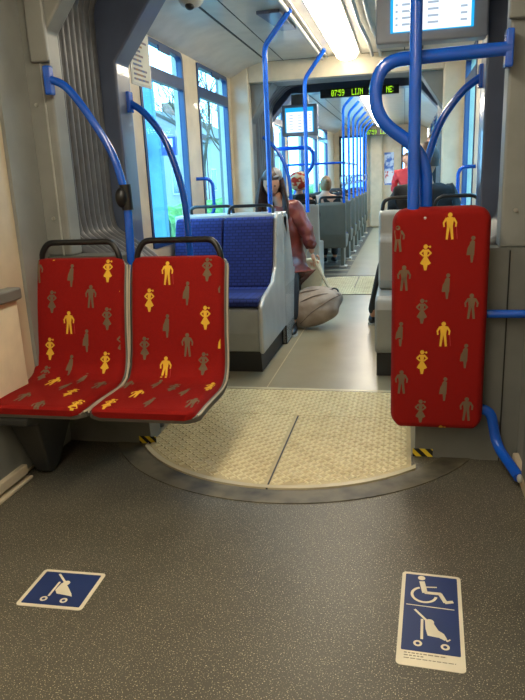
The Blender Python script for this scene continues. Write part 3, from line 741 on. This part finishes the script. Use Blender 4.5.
sticker('blue square floor sticker with a white pushchair symbol, left of the aisle', (.24, .205), (-1.146, 1.735, .0006), math.radians(1.5), ((190, 88), (447, 102), (340, 262), (60, 240)), 0, 0, draw_left)
sticker('tall blue floor sticker with wheelchair and pushchair symbols, on the right', (.193, .451), (.098, 1.782, .0006), math.radians(-2.4), ((115, 60), (392, 85), (418, 548), (72, 510)), 0, 0, draw_right)

# ------------------------------------------------------------------ blue double seats on podiums
def double_seat(label, W, mirror=False):
    # local: aisle edge at x=0, seats extend to x=-W (left side of tram), front at y=0, facing -y
    t = thing('double_seat', label, 'seat', (0, 0, 0), 'blue double seats on grey podiums')
    s = -1 if mirror else 1
    def X(b): b.v = [(p[0]*s, p[1], p[2]) for p in b.v]; return b
    b = MB(); b.prism([(.05, .16), (.02, .30), (.02, .47), (.12, .50), (.88, .50), (.88, .16)], 'x', -W, -.03); X(b).build('podium', M_pod, t, bevel=.015)
    b = MB(); b.prism([(.10, 0), (.07, .16), (.88, .16), (.88, 0)], 'x', -W, -.04); X(b).build('plinth', M_charcoal, t)
    # side shell rising along the backrest
    b = MB(); b.prism([(.0, .16), (-.01, .34), (.0, .50), (.10, .545), (.44, .60), (.56, .70), (.66, 1.06), (.70, 1.09), (.84, 1.09), (.88, 1.05), (.88, .16)], 'x', -.032, .0); X(b).build('side_shell', M_podl, t, bevel=.014)
    b = MB(); b.prism([(.66, .5), (.72, 1.085), (.86, 1.085), (.88, .5)], 'x', -W, -.045); X(b).build('back_shell', M_podl, t, bevel=.01)
    n = 2; w_ = (W-.06)/n
    for k in range(n):
        a = -.034-k*w_; c_ = a-w_+.008
        b = MB(); b.prism([(.02, .49), (.0, .53), (.03, .555), (.40, .545), (.50, .56), (.50, .49)], 'x', c_, a); X(b).build('seat_cushion', M_bseat, t, bevel=.014)
        b = MB(); b.prism([(.50, .52), (.47, .56), (.52, .70), (.62, 1.02), (.65, 1.065), (.73, 1.065), (.66, .52)], 'x', c_, a); X(b).build('back_cushion', M_bseat, t, bevel=.014)
    a = -.06; c_ = -.06-w_+.03
    b = MB(); b.tube(fillet([(a, .80, 1.07), (a-.005, .82, 1.13), (a-.04, .83, 1.145), (c_+.04, .83, 1.145), (c_+.005, .82, 1.13), (c_, .80, 1.07)], .03, 5), .013, 10); X(b).build('top_handle', M_black, t, smooth=True)
    return t
XE = -.945; XE2 = -.185
d1 = double_seat('blue double seat on a grey podium, on the left before the person in maroon', XE-XL-.012); d1.location = (XE, 4.22, 0)
d2 = copy_tree(d1); d2.location = (XL+.012, 5.99, 0); d2.rotation_euler.z = PI; d2['label'] = 'grey-shelled double seat back to back behind the left blue double seat'
d2.scale.x = 1
b = MB(); b.prism([(.0, 0), (.0, .50), (.44, .60), (.66, 1.06), (.88, 1.06), (.88, 0)], 'x', -(XE-XL)+.012, -(XE-XL)+.055)
b.build('end_panel', M_podl, d2, bevel=.012)
# right unit faces away from the camera: rounded wheel box, ledge, then the backs of two seats
t = thing('double_seat', 'grey wheel-box double seat on the right, half hidden by the folded red seat', 'seat', (XE2, 4.25, 0)); W = XR-XE2-.01
b = MB(); b.prism([(.03, .16), (0, .20), (0, .47), (.02, .525), (.07, .55), (1.70, .55), (1.70, .16)], 'x', 0, W); b.build('wheel_box', M_pod, t, bevel=.022)
b = MB(); b.prism([(.04, 0), (.03, .16), (1.68, .16), (1.68, 0)], 'x', .012, W); b.build('plinth', M_charcoal, t)
for x0, x1 in ((.012, W/2-.008), (W/2+.008, W-.01)):
    b = MB(); b.prism([(.34, .55), (.30, .62), (.30, .90), (.33, .93), (.33, 1.08), (.36, 1.10), (.42, 1.10), (.46, .62), (.86, .60), (.86, .55)], 'x', x0, x1); o = b.build('seat_shell', M_podl, t, bevel=.018)
    b = MB(); b.prism([(.43, 1.06), (.475, .64), (.86, .625), (.87, .60), (.46, .60)], 'x', x0+.02, x1-.02); b.build('cushion', M_bseat, t, bevel=.008)
    b = MB(); b.tube(fillet([(x0+.02, .38, 1.08), (x0+.03, .38, 1.155), (x0+.07, .38, 1.18), (x1-.07, .38, 1.18), (x1-.03, .38, 1.155), (x1-.02, .38, 1.08)], .03, 5), .014, 10); b.build('top_handle', M_black, t, smooth=True)

# ------------------------------------------------------------------ far rows of seats
def row_seat():
    t = thing('passenger_seat', 'grey-backed passenger seat', 'seat', (0, 0, 0), 'grey-backed seats in the far left rows')
    b = MB(); b.prism([(0, .30), (-.02, .5), (-.01, .94), (.02, .97), (.06, .97), (.09, .60), (.12, .50), (.52, .47), (.53, .43), (.30, .30)], 'x', -.205, .205); b.build('shell', M_fseat, t, bevel=.02)
    b = MB(); b.prism([(.065, .93), (.12, .55), (.20, .50), (.52, .49), (.52, .46), (.15, .46), (.06, .60)], 'x', -.19, .19); b.build('cushion', M_bseat, t, bevel=.01)
    b = MB(); b.tube(fillet([(-.18, .03, .95), (-.17, .03, 1.04), (.17, .03, 1.04), (.18, .03, .95)], .04, 4), .019, 8); b.build('top_handle', M_black, t, smooth=True)
    b = MB(); b.box(.12, .17, .04, .36, .03, .32); b.build('leg', M_fseat, t); 
    b = MB(); b.box(.10, .21, .0, .2, 0, .035); b.build('foot', M_steel, t, bevel=.01)
    return t
rs = row_seat(); first = True
ORD = ['first', 'second', 'third', 'fourth', 'fifth', 'sixth', 'seventh']
seats = []
for r_ in range(7):
    for k, x in enumerate((-1.045, -1.50)):
        o = rs if first else copy_tree(rs); first = False
        o.location = (x, 9.6+r_*.93, 0)
        o['label'] = 'grey-backed %s seat in the %s of the far left rows, counted from the camera' % ('aisle' if k == 0 else 'window', ORD[r_])
# white-shelled seat just before the rows
t = thing('passenger_seat', 'light grey seat back just behind the maroon-jacketed person, in front of the patterned hat', 'seat', (-1.36, 8.62, 0))
b = MB(); b.prism([(0, .0), (-.01, .95), (.02, .99), (.06, .99), (.09, .60), (.12, .50), (.50, .47), (.50, .0)], 'x', -.24, .25); b.build('shell', M_podl, t, bevel=.02)
b = MB(); b.tube(fillet([(-.18, .03, .97), (-.17, .03, 1.04), (.20, .03, 1.04), (.21, .03, .97)], .04, 4), .014, 8); b.build('top_handle', M_black, t, smooth=True)
# poles of the far rows with grip rings
fp = thing('row_pole', 'pole', 'pole', (0, 0, 0), 'blue poles along the far left rows')
b = MB(); b.tube(fillet([(0, 0, 0), (0, 0, 1.34), (.16, 0, 1.50)], .06, 5), .019, 8); b.build('tube', M_blue, fp, smooth=True)
b = MB(); b.tube([(-.0+.05*math.cos(q*PI/6), 0, .34+.075*math.sin(q*PI/6)) for q in range(13)], .011, 6, cap=False); b.build('grip_ring', M_pod, fp, smooth=True)
for r_ in range(7):
    o = fp if r_ == 0 else copy_tree(fp)
    o.location = (-.865, 9.62+r_*.93, .93); o['label'] = 'blue bent-top pole at the %s of the far left seat rows' % ORD[r_]
b = MB(); b.tube([(-.87, 9.64, 1.52), (-.87, 12.3, 1.52)], .016); b.tube([(-.87, 9.64, 1.52), (-1.76, 9.64, 1.52)], .016)
tag(b.build('partition_rail', M_blue, smooth=True), 'distant blue horizontal rail joining the poles of the far left rows', 'handrail')

# ------------------------------------------------------------------ bags
M_bag = mat('taupe_canvas', (178, 160, 144), .8, noise=(9, (156, 138, 122), .4, .65), bump=(40, .6))
M_bagd = mat('taupe_fold_shade', (126, 108, 94), .7)
M_strap = mat('strap_beige', (206, 190, 160), .7)
t = thing('shoulder_bag', 'slouchy taupe bag resting on the aisle floor, held by its pale strap', 'bag', (-.82, 5.72, 0))
b = MB()
def bagf(d):
    a = math.atan2(d.z, d.x); return 1+.025*math.sin(5*a+3*d.y)+.018*math.sin(8*a+4*d.y+1)+.14*max(0, d.x)*max(0, d.z+.4)
vs0 = len(b.v); b.ell((0, 0, .175), (.28, .15, .178), 48, 32, fn=bagf)
R_ = Matrix.Rotation(math.radians(-14), 4, 'Y')
b.v = [tuple(R_ @ Vector((p[0], p[1], p[2]-.16)) + Vector((0, 0, .175))) for p in b.v]
b.v = [(p[0], p[1], max(p[2], .003)) for p in b.v]
b.build('body', M_bag, t, smooth=True, fix=False)
def onbag(th, ph):
    d = Vector((math.sin(th)*math.cos(ph), math.sin(th)*math.sin(ph), math.cos(th))); k = bagf(d)*1.012
    return R_ @ Vector((d.x*.28*k, d.y*.15*k, .175+d.z*.178*k-.16))+Vector((0, 0, .175))
for pts in ([(1.9, -2.9), (1.35, -2.3), (1.0, -1.7), (.95, -1.0), (1.25, -.3)], [(2.2, -2.1), (1.7, -1.5), (1.35, -.8), (1.3, -.2)], [(.75, -2.9), (.5, -2.0), (.55, -1.0), (.95, -.3)]):
    b = MB(); b.tube(spline([onbag(*q) for q in pts]), .006, 6); b.build('fold_shade', M_bagd, t, smooth=True)  # darker tubes laid on the bag as shading of its folds
b = MB(); b.tube(spline([(.16, -.02, .34), (.21, -.03, .37), (.245, -.02, .35), (.235, -.02, .31), (.20, -.02, .29)]), .008, 6); b.build('ring_loop', M_charcoal, t, smooth=True)
b = MB(); b.tube([(-.0, 0.02, .70), (.05, .01, .60), (.115, -.01, .47), (.18, -.02, .35)], .015, 8); b.build('strap', M_strap, t, smooth=True)
t = thing('tote_bag', 'crumpled pale tote bag hanging beside the maroon jacket, behind the taupe bag', 'bag', (-.86, 5.95, .0))
b = MB(); b.prism([(-.13, .30), (.02, .27), (.10, .33), (.13, .46), (.09, .58), (.02, .61), (-.06, .60), (-.12, .45)], 'y', -.03, .07)
o = b.build('body', mat('tote_canvas', (196, 184, 152), .8, bump=(25, 1)), t, bevel=.02)
b = MB(); b.tube(spline([(-.04, 0, .58), (-.02, -.02, .68), (.02, -.02, .69), (.04, 0, .59)]), .007, 6); b.build('handle', M_strap, t, smooth=True)

# ------------------------------------------------------------------ people
def skin(name, verts, edges, radii, m, parent, root=0, sub=2):
    me = bpy.data.meshes.new(name); me.from_pydata([tuple(v) for v in verts], edges, []); me.materials.append(m)
    o = bpy.data.objects.new(name, me); COL.objects.link(o); o.parent = parent
    md = o.modifiers.new('skin', 'SKIN'); md.use_smooth_shade = True
    if not me.skin_vertices: me.skin_vertices.new() if hasattr(me.skin_vertices, 'new') else None
    for i, r in enumerate(radii):
        sv = me.skin_vertices[0].data[i]; sv.radius = r if isinstance(r, tuple) else (r, r); sv.use_root = (i == root)
    s = o.modifiers.new('sub', 'SUBSURF'); s.levels = sub; s.render_levels = sub
    return o
M_skin = mat('skin', (206, 150, 118), .55); M_hairb = mat('hair_brown', (44, 28, 22), .5, noise=(40, (70, 44, 30), .4, .6)); M_hairl = mat('hair_light', (140, 104, 66), .55)
M_maroon = mat('maroon_satin', (120, 54, 44), .32, noise=(9, (88, 38, 32), .4, .62), coat=.25, bump=(9, 1.0))
M_dark = mat('dark_coat', (20, 20, 23), .8); M_trous = mat('dark_trousers', (30, 30, 34), .7)
M_redj = mat('red_jacket', (190, 36, 40), .6); M_hat = mat('patterned_knit', (196, 60, 40), .85, noise=(16, (232, 214, 176), .48, .54), bump=(60, 1))
M_capg = mat('grey_cap', (132, 132, 134), .6)
def person(label, root, pelvis, chest, neck, head, face, arms, legs, jm, hairm, hair='short', hat=None, tm=M_trous, jr=1.0, hands=True, hem=None):
    t = thing('person', label, 'person', root)
    R0 = Vector(root); L = lambda p: Vector(p)-R0
    pe, ch, ne, hd = L(pelvis), L(chest), L(neck), L(head); fd = Vector(face).normalized(); up = Vector((0, 0, 1))
    up = (up-fd*up.dot(fd)).normalized(); rt = fd.cross(up)
    # body: one skinned skeleton
    V = [pe, (pe+ch)/2, ch, ne, ne.lerp(hd, .5)]; E_ = [(0, 1), (1, 2), (2, 3), (3, 4)]; Rr = [(.12, .10), (.11, .09), (.12, .095), .052, .05]
    for a in arms:
        i = len(V); V += [L(p) for p in a]; Rr += [.05, .038, .026]; E_ += [(2, i), (i, i+1), (i+1, i+2)]
    for l_ in legs:
        i = len(V); V += [L(p) for p in l_]; Rr += [.075, .055, .036]; E_ += [(0, i), (i, i+1), (i+1, i+2)]
    body = skin('body', V, E_, Rr, M_skin, t)
    # head, with brow, nose, chin
    def F3(x, y, z): return hd+rt*x+fd*y+up*z
    hb = MB(); vs = []; n, m_ = 24, 18
    for j in range(m_+1):
        th = PI*j/m_
        for i in range(n):
            ph = 2*PI*i/n; x = math.sin(th)*math.cos(ph); y = math.sin(th)*math.sin(ph); z = math.cos(th)
            wx, wy, wz = .074, .092, .115
            if z < 0: wx *= 1-.28*(-z); 
            yy = y*wy
            if y > .5 and abs(x) < .5: yy += .022*math.exp(-(x/.16)**2-((z+.12)/.2)**2)-.006*math.exp(-((abs(x)-.38)/.16)**2-((z-.12)/.14)**2)+.006*math.exp(-(x/.3)**2-((z+.52)/.08)**2)
            vs.append(F3(x*wx, yy, z*wz))
    fs = [[j*n+i, (j+1)*n+i, (j+1)*n+(i+1) % n, j*n+(i+1) % n] for j in range(m_) for i in range(n)]
    hb.add(vs, fs); hb.build('head', M_skin, t, smooth=True, fix=False)
    eb = MB()
    for sx in (-1, 1):
        e = F3(sx*.031, .079, .012); eb.ell(e, (.011, .011, .007), 10, 6)
    eb.build('eyes', M_hairb, t, smooth=True)
    mb = MB(); mb.tube([F3(-.022, .082, -.058), F3(0, .09, -.06), F3(.022, .082, -.058)], .005, 6); mb.build('mouth', mat('lips', (150, 70, 62), .5), t, smooth=True)
    for sx in (-1, 1):
        eb = MB(); eb.ell(F3(sx*.076, -.005, -.005), (.014, .018, .03), 10, 8); eb.build('ear', M_skin, t, smooth=True)
    # hair shell
    hh = MB(); vs = []; n, m_ = 24, 14
    for j in range(m_+1):
        th = PI*(.62 if hair == 'short' else .80)*j/m_
        for i in range(n):
            ph = 2*PI*i/n; x = math.sin(th)*math.cos(ph); y = math.sin(th)*math.sin(ph); z = math.cos(th)
            k = 1.0
            if y > .35 and z < .45: k = .86          # hairline stays behind the face
            vs.append(F3(x*.087*k, y*.103*k-.012, z*.125+.006))
    fs = [[j*n+i, (j+1)*n+i, (j+1)*n+(i+1) % n, j*n+(i+1) % n] for j in range(m_) for i in range(n)]
    hh.add(vs, fs)
    if hair == 'long':
        for q in range(30):
            a = PI*(.92+1.16*q/29); x = .078*math.cos(a); y = .08*math.sin(a)-.01; dx = random.uniform(-.02, .02)
            ln = random.uniform(.24, .36); x *= 1.12
            p0 = F3(x, y, .03); pts = [p0, p0+rt*x*.25+Vector((0, 0, -.10)), p0+rt*(x*.35+dx)+Vector((0, 0, -ln*.75)), p0+rt*(x*.3+dx*1.5)+Vector((0, 0, -ln))]
            hh.tube(spline(pts, 3), [.020]*3+[.018]*3+[.014]*3+[.005], 6)
    if hair == 'bun': hh.ell(F3(0, -.13, .05), (.045, .045, .04), 14, 10)
    hh.build('hair', hairm, t, smooth=True, fix=False)
    # clothing
    if jm:
        V = [pe+Vector((0, 0, -.02)), (pe+ch)/2, ch, ch.lerp(ne, .92)]; E_ = [(0, 1), (1, 2), (2, 3)]; Rr = [(.17*jr, .14*jr), (.155*jr, .13*jr), (.16*jr, .13*jr), (.10, .09)]
        for a in arms:
            i = len(V); sh, el, wr = [L(p) for p in a]; V += [sh, sh.lerp(el, .5), el, el.lerp(wr, .80)]; Rr += [.092*jr, .070*jr, .062*jr, .052*jr]; E_ += [(2, i), (i, i+1), (i+1, i+2), (i+2, i+3)]
        if hem: V.append(L(hem)); Rr.append((.12, .10)); E_.append((0, len(V)-1))
        jo = skin('jacket', V, E_, Rr, jm, t)
        tx = bpy.data.textures.new('folds', 'CLOUDS'); tx.noise_scale = .09
        dm = jo.modifiers.new('sub2', 'SUBSURF'); dm.levels = dm.render_levels = 1
        dm = jo.modifiers.new('folds', 'DISPLACE'); dm.texture = tx; dm.strength = .05; dm.mid_level = .5
    V = [pe]; E_ = []; Rr = [(.145, .12)]
    for l_ in legs:
        i = len(V); a, k, an = [L(p) for p in l_]; V += [a, k, an+Vector((0, 0, .03))]; Rr += [.088, .068, .052]; E_ += [(0, i), (i, i+1), (i+1, i+2)]
    if legs: skin('trousers', V, E_, Rr, tm, t)
    for l_ in legs:
        an = L(l_[2]); kn = L(l_[1]); d = Vector((face[0], face[1], 0)).normalized()
        sb = MB(); vs = []
        c0 = an+d*.06; zf = -R0.z
        n, m_ = 18, 10
        for j in range(m_+1):
            th = PI*j/m_
            for i in range(n):
                ph = 2*PI*i/n; x = math.sin(th)*math.cos(ph)*.045; y = math.sin(th)*math.sin(ph)*.13; z = math.cos(th)*.05+.04
                q = c0+d*y+Vector((-d.y, d.x, 0))*x; vs.append((q.x, q.y, max(0.004, zf+.004+z*(1-.25*max(0, y/.13)))))
        sb.add(vs, [[j*n+i, (j+1)*n+i, (j+1)*n+(i+1) % n, j*n+(i+1) % n] for j in range(m_) for i in range(n)])
        sh = sb.build('shoe', M_black, t, smooth=True, fix=False)
        so = MB(); n = 20; pl = [(math.cos(2*PI*k/n)*.048, math.sin(2*PI*k/n)*.133) for k in range(n)]
        pp = [c0+d*y+Vector((-d.y, d.x, 0))*x for x, y in pl]; so.prism([(q.x, q.y) for q in pp], 'z', zf+.001, zf+.018); so.build('sole', M_podl, sh)
    if hands:
        for a in arms:
            wr = L(a[2]); el = L(a[1]); d = (wr-el).normalized(); sd = d.cross(fd); sd = sd.normalized() if sd.length > .1 else rt
            nn = d.cross(sd)
            pv = MB(); P0 = wr+d*.05; vs = []
            V = [wr, wr+d*.03, wr+d*.075]; E_ = [(0, 1), (1, 2)]; Rr = [(.024, .020), (.034, .018), (.036, .016)]
            skin('palm', V, E_, Rr, M_skin, t)
            for k, ln in enumerate((.068, .076, .071, .056)):
                off = sd*(-.030+.020*k); b0 = wr+d*.07+off; V = [b0, b0+d*ln*.4+nn*.006, b0+d*ln*.65+nn*.024, b0+d*ln*.60+nn*.044]
                skin('finger', V, [(0, 1), (1, 2), (2, 3)], [.0095, .009, .0085, .0075], M_skin, t, sub=1)
            b0 = wr+d*.02-sd*.03; V = [b0, b0-sd*.020+d*.025+nn*.010, b0-sd*.016+d*.052+nn*.022]
            skin('thumb', V, [(0, 1), (1, 2)], [.0115, .0105, .009], M_skin, t, sub=1)
    if hat == 'knit':
        h = MB(); h.ell(F3(0, -.012, .055), (.15, .145, .13), 24, 16, fn=lambda d: 1+.03*math.sin(11*math.atan2(d.y, d.x))); h.build('knit_hat', M_hat, t, smooth=True)
    if hat == 'cap':
        h = MB(); h.ell(F3(-.03, -.03, .055), (.066, .080, .070), 20, 12)
        pp = [F3(-.03+.05*math.sin(a), .03+.035*math.cos(a), .09-.01*math.cos(a)) for a in [math.radians(-70+14*k) for k in range(11)]]
        h.add(pp+[p+up*.006 for p in pp], [list(range(11)), list(range(11, 22))[::-1]]+[[k, k+1, 12+k, 11+k] for k in range(10)]); h.build('cap', M_capg, t, smooth=True)
    return t

person('person in a maroon satin jacket with long brown hair, bending over a taupe bag', (-1.05, 5.72, 0),
       (-1.06, 5.78, .60), (-1.03, 5.74, .98), (-1.08, 5.66, 1.16), (-1.125, 5.60, 1.305), (.15, -1, -.45),
       [((-.93, 5.72, 1.05), (-.83, 5.72, .84), (-.80, 5.72, .68)), ((-1.20, 5.80, 1.04), (-1.28, 5.80, .82), (-1.16, 5.80, .72))],
       [((-1.0, 5.74, .56), (-.97, 5.62, .48), (-.965, 5.52, .07)), ((-1.12, 5.74, .58), (-1.0, 5.66, .54), (-1.0, 5.64, .62))][:1], M_maroon, M_hairb, 'long', 'cap', jr=1.08, hem=(-1.0, 5.72, .46))
person('person seen from behind in a red-and-white patterned knit hat', (-1.42, 8.95, 0), (-1.42, 9.0, .56), (-1.42, 8.97, .98), (-1.42, 8.98, 1.13), (-1.42, 9.0, 1.24), (.1, 1, 0),
       [((-1.60, 8.99, 1.04), (-1.64, 9.06, .78), (-1.52, 9.26, .64)), ((-1.24, 8.99, 1.04), (-1.20, 9.06, .78), (-1.32, 9.26, .64))], [((-1.50, 9.05, .54), (-1.50, 9.42, .52), (-1.50, 9.42, .07)), ((-1.33, 9.05, .54), (-1.33, 9.42, .52), (-1.33, 9.42, .07))], M_dark, M_hairb, 'short', 'knit')
person('person with light brown hair in a bun, seen over the far grey seat backs', (-1.16, 9.95, 0), (-1.16, 9.85, .58), (-1.16, 9.80, .98), (-1.16, 9.82, 1.12), (-1.155, 9.85, 1.22), (-.3, 1, 0),
       [((-1.33, 9.82, 1.03), (-1.36, 9.90, .80), (-1.27, 10.08, .64)), ((-.99, 9.82, 1.03), (-.97, 9.90, .80), (-1.05, 10.08, .64))], [((-1.24, 9.88, .55), (-1.24, 10.28, .53), (-1.24, 10.30, .07)), ((-1.08, 9.88, .55), (-1.08, 10.28, .53), (-1.08, 10.30, .07))], M_dark, M_hairl, 'bun')
person('person in a black coat seated on the right behind the blue poles', (.12, 4.9, 0), (.14, 4.92, .72), (.14, 4.80, 1.12), (.14, 4.82, 1.30), (.15, 4.86, 1.42), (.1, 1, 0),
       [((-.03, 4.82, 1.20), (-.10, 4.92, .95), (.0, 5.20, .84)), ((.30, 4.82, 1.20), (.36, 4.92, .95), (.27, 5.20, .84))], [((.05, 4.96, .70), (-.15, 5.50, .62), (-.275, 5.88, .07)), ((.22, 4.96, .70), (.25, 5.50, .68), (.25, 5.80, .58))], M_dark, M_hairb, 'short', jr=1.05)
person('person in a red jacket far away by the end window on the right', (.02, 12.3, 0), (.05, 12.3, .85), (.03, 12.3, 1.25), (.03, 12.3, 1.42), (.03, 12.3, 1.56), (0, -1, 0),
       [((-.15, 12.3, 1.32), (-.20, 12.3, 1.05), (-.12, 12.12, .95)), ((.21, 12.3, 1.32), (.26, 12.3, 1.05), (.18, 12.12, .95))], [((-.04, 12.3, .82), (-.04, 12.28, .46), (-.04, 12.3, .07)), ((.12, 12.3, .82), (.12, 12.28, .46), (.12, 12.3, .07))], M_redj, M_hairb, 'short', hands=False)
person('person with dark hair far down the right side, above the yellow bar', (.36, 9.6, 0), (.36, 9.6, 1.0), (.36, 9.6, 1.40), (.36, 9.6, 1.57), (.36, 9.6, 1.71), (-.3, -1, 0),
       [((.20, 9.6, 1.48), (.16, 9.6, 1.20), (.18, 9.45, 1.02)), ((.50, 9.6, 1.48), (.49, 9.6, 1.20), (.47, 9.45, 1.02))], [((.28, 9.6, .95), (.28, 9.6, .52), (.28, 9.62, .07)), ((.43, 9.6, .95), (.43, 9.6, .52), (.43, 9.62, .07))], M_dark, M_hairb, 'short', hands=False)
b = MB(); b.tube([(.05, 9.2, 1.52), (.54, 9.2, 1.52)], .018)
tag(b.build('yellow_bar', mat('yellow_paint', (220, 160, 30), .4), smooth=True), 'distant yellow horizontal bar seen under the right arched rail', 'handrail')

# ------------------------------------------------------------------ wall notice at window
t = thing('route_notice', 'framed paper route notice hanging at the top left of the first window', 'notice', (-1.64, 3.97, 1.945), rz=math.radians(88))
b = MB(); b.box(-.01, .29, 0, .008, 0, .33); b.build('frame', M_podl, t, bevel=.004)
b = MB(); b.box(.006, .274, -.002, 0, .016, .314); b.build('sheet', mat('paper', (206, 206, 196), .7), t)
b = MB()
for k in range(9):
    z = .03+.028*k; b.box(.02, .02+random.uniform(.10, .22), -.004, -.002, z, z+.012)
b.build('printed_lines', mat('print', (150, 120, 90), .7, noise=(20, (90, 110, 150), .4, .6)), t)

# ------------------------------------------------------------------ outside
GZ = -.35
b = MB(); b.box(-90, 90, -60, 160, GZ-.2, GZ); struct(b.build('ground', mat('street', (128, 126, 122), .8)))
def brick():
    m = mat('brick', (150, 96, 72), .85); n = m.node_tree; L = n.links; tc = [x for x in n.nodes if x.type == 'TEX_COORD'][0]
    br = n.nodes.new('ShaderNodeTexBrick'); br.inputs['Scale'].default_value = 3; br.inputs['Color1'].default_value = lin((160, 104, 80)); br.inputs['Color2'].default_value = lin((130, 84, 66)); br.inputs['Mortar'].default_value = lin((170, 160, 150))
    mp_ = n.nodes.new('ShaderNodeMapping'); mp_.inputs['Rotation'].default_value = (PI/2, 0, PI/2); L.new(tc.outputs['Object'], mp_.inputs['Vector']); L.new(mp_.outputs['Vector'], br.inputs['Vector']); L.new(br.outputs['Color'], n.nodes['Principled BSDF'].inputs['Base Color']); return m
M_brick = brick(); M_roof = mat('roof_tiles', (96, 84, 80), .8); M_pane = mat('house_glass', (70, 84, 100), .15); M_wf = mat('house_frame', (225, 225, 220), .6)
def house(label, x, y0, y1, he, hr, depth=8):
    t = thing('house', label, 'building', (x, y0, GZ), 'row houses across the street'); L_ = y1-y0
    b = MB(); b.box(-depth, 0, 0, L_, 0, he); b.build('wall', M_brick, t)
    b = MB(); b.prism([(.3, he-.1), (-depth/2, hr), (-depth-.3, he-.1)], 'y', -.05, L_+.05); b.build('roof', M_roof, t)
    b = MB(); b.box(-depth/2-.4, -depth/2+.4, L_*.3, L_*.3+.7, hr-.4, hr+.7); b.build('chimney', M_brick, t)
    n = int(L_/2.2)
    for i in range(n):
        for z in [1.0+2.7*k for k in range(int((he-1)/2.7+.4))]:
            y = 1.1+(L_-2.2)*i/max(1, n-1)
            b = MB(); b.box(-.02, .06, y-.65, y+.65, z, z+1.5); w_ = b.build('window', M_wf, t)
            b = MB(); b.box(.06, .075, y-.56, y-.04, z+.08, z+1.42); b.box(.06, .075, y+.04, y+.56, z+.08, z+1.42); b.build('pane', M_pane, w_)
house('low brick house seen through the first left window, nearest of the row', -13.0, 30, 43, 4.2, 6.4)
house('taller brick house further along the row through the left windows', -13.0, 43.2, 56, 4.6, 6.6)
house('pale roofed brick house at the far end of the row through the left windows', -15.0, 56.5, 80, 4.4, 6.4)
house('brick house near the stop column, left part of the first window', -16.0, 12, 29.5, 3.8, 6.0)
M_teal = mat('teal_metal', (84, 132, 146), .5)
t = thing('stop_column', 'teal tram stop column with blue number sign 8, outside the first left window', 'column', (-5.3, 13.6, GZ))
b = MB(); b.prism([(-.2, 0), (.2, 0), (.2, 2.6), (.1, 3.0), (.09, 3.9), (-.09, 3.9), (-.1, 3.0), (-.2, 2.6)], 'y', -.1, .1); b.build('post', M_teal, t, bevel=.03)
b = MB(); b.box(-.34, -.08, -.34, -.22, 2.20, 2.62); b.box(-.24, -.18, -.22, -.1, 2.3, 2.5); s_ = b.build('number_sign', mat('sign_blue', (20, 60, 150), .4), t)
b = MB(); b.tube([(-.21+.055*math.cos(q*PI/8), -.345, 2.475+.055*math.sin(q*PI/8)) for q in range(17)], .014, 6, cap=False); b.tube([(-.21+.068*math.cos(q*PI/8), -.345, 2.345+.068*math.sin(q*PI/8)) for q in range(17)], .014, 6, cap=False); b.build('digit', M_wf, s_)
b = MB(); b.box(.30, .62, -.3, -.2, 2.25, 2.62); o2 = b.build('side_sign', mat('sign_blue_dark', (20, 50, 130), .4), t); b = MB(); b.box(.36, .56, -.31, -.3, 2.42, 2.58); b.build('sign_field', M_wf, o2)
b = MB(); b.box(.2, .4, -.24, -.2, 2.4, 2.46); b.build('bracket', M_teal, t)
# bare trees
def tree(label, x, y, h, seed):
    rd = random.Random(seed); b = MB()
    def br(p, d, l, r, dep):
        q = p+d*l; mid = p+d*l*.5+Vector((rd.uniform(-1, 1), rd.uniform(-1, 1), rd.uniform(-.4, .4)))*l*.06
        b.tube([p, mid, q], [r, r*.85, r*.68], 5 if dep else 8)
        if dep >= 5: return
        for k in range(3 if dep < 4 else 4):
            a = rd.uniform(0, 2*PI); tl = rd.uniform(.35, .75); ax = Vector((math.cos(a), math.sin(a), 0)); nd = (d+ax*tl+Vector((0, 0, .12))).normalized()
            br(q if k else p+d*l*.75, nd, l*rd.uniform(.62, .82), r*.6, dep+1)
    br(Vector((0, 0, 0)), Vector((0, 0, 1)), h*.28, .13, 0)
    t = thing('bare_tree', label, 'tree', (x, y, GZ), 'bare trees along the street'); b.build('branches', mat('bark', (110, 92, 74), .8), t, fix=False)
tree('bare tree with fine branches seen through the second left window', -8.6, 28, 8.5, 3)
tree('bare tree further right seen through the second left window', -9.5, 35, 9, 8)
t = thing('hedge', 'low green hedge along the street outside the left windows', 'hedge', (-6.4, 16, GZ))
b = MB(); vs = []; n = 160
for i in range(n+1):
    for j, (xx, zz) in enumerate([(-.5, 0), (-.5, .7), (-.3, .95), (0, 1.05), (.3, .95), (.5, .7), (.5, 0)]):
        k = random.uniform(-.07, .07); vs.append((xx+k, i*.25, zz+(k if zz else 0)))
b.add(vs, [[i*7+j, i*7+j+1, i*7+j+8, i*7+j+7] for i in range(n) for j in range(6)]); b.build('foliage', mat('hedge_green', (70, 120, 50), .9, noise=(8, (120, 150, 70), .4, .6)), t)
b = MB(); b.box(8, 16, -10, 60, GZ, 7); tag(b.build('apartment_block', M_brick), 'long brick block across the street beyond the right windows', 'building')
# black roof shell keeps daylight out between ceiling panels and the sky
b = MB(); b.box(XL-.12, XR+.12, -2.6, 17.45, 2.76, 2.84); b.box(XL-.14, XL-.09, 2.9, 4.0, -.06, 2.8); b.box(XR+.09, XR+.14, 2.9, 4.0, -.06, 2.8); b.box(XL-.14, XL-.09, 6.9, 8.55, -.06, 2.8); b.box(XR+.09, XR+.14, 6.9, 8.55, -.06, 2.8)
struct(b.build('ceiling_roof_shell', M_grey2))
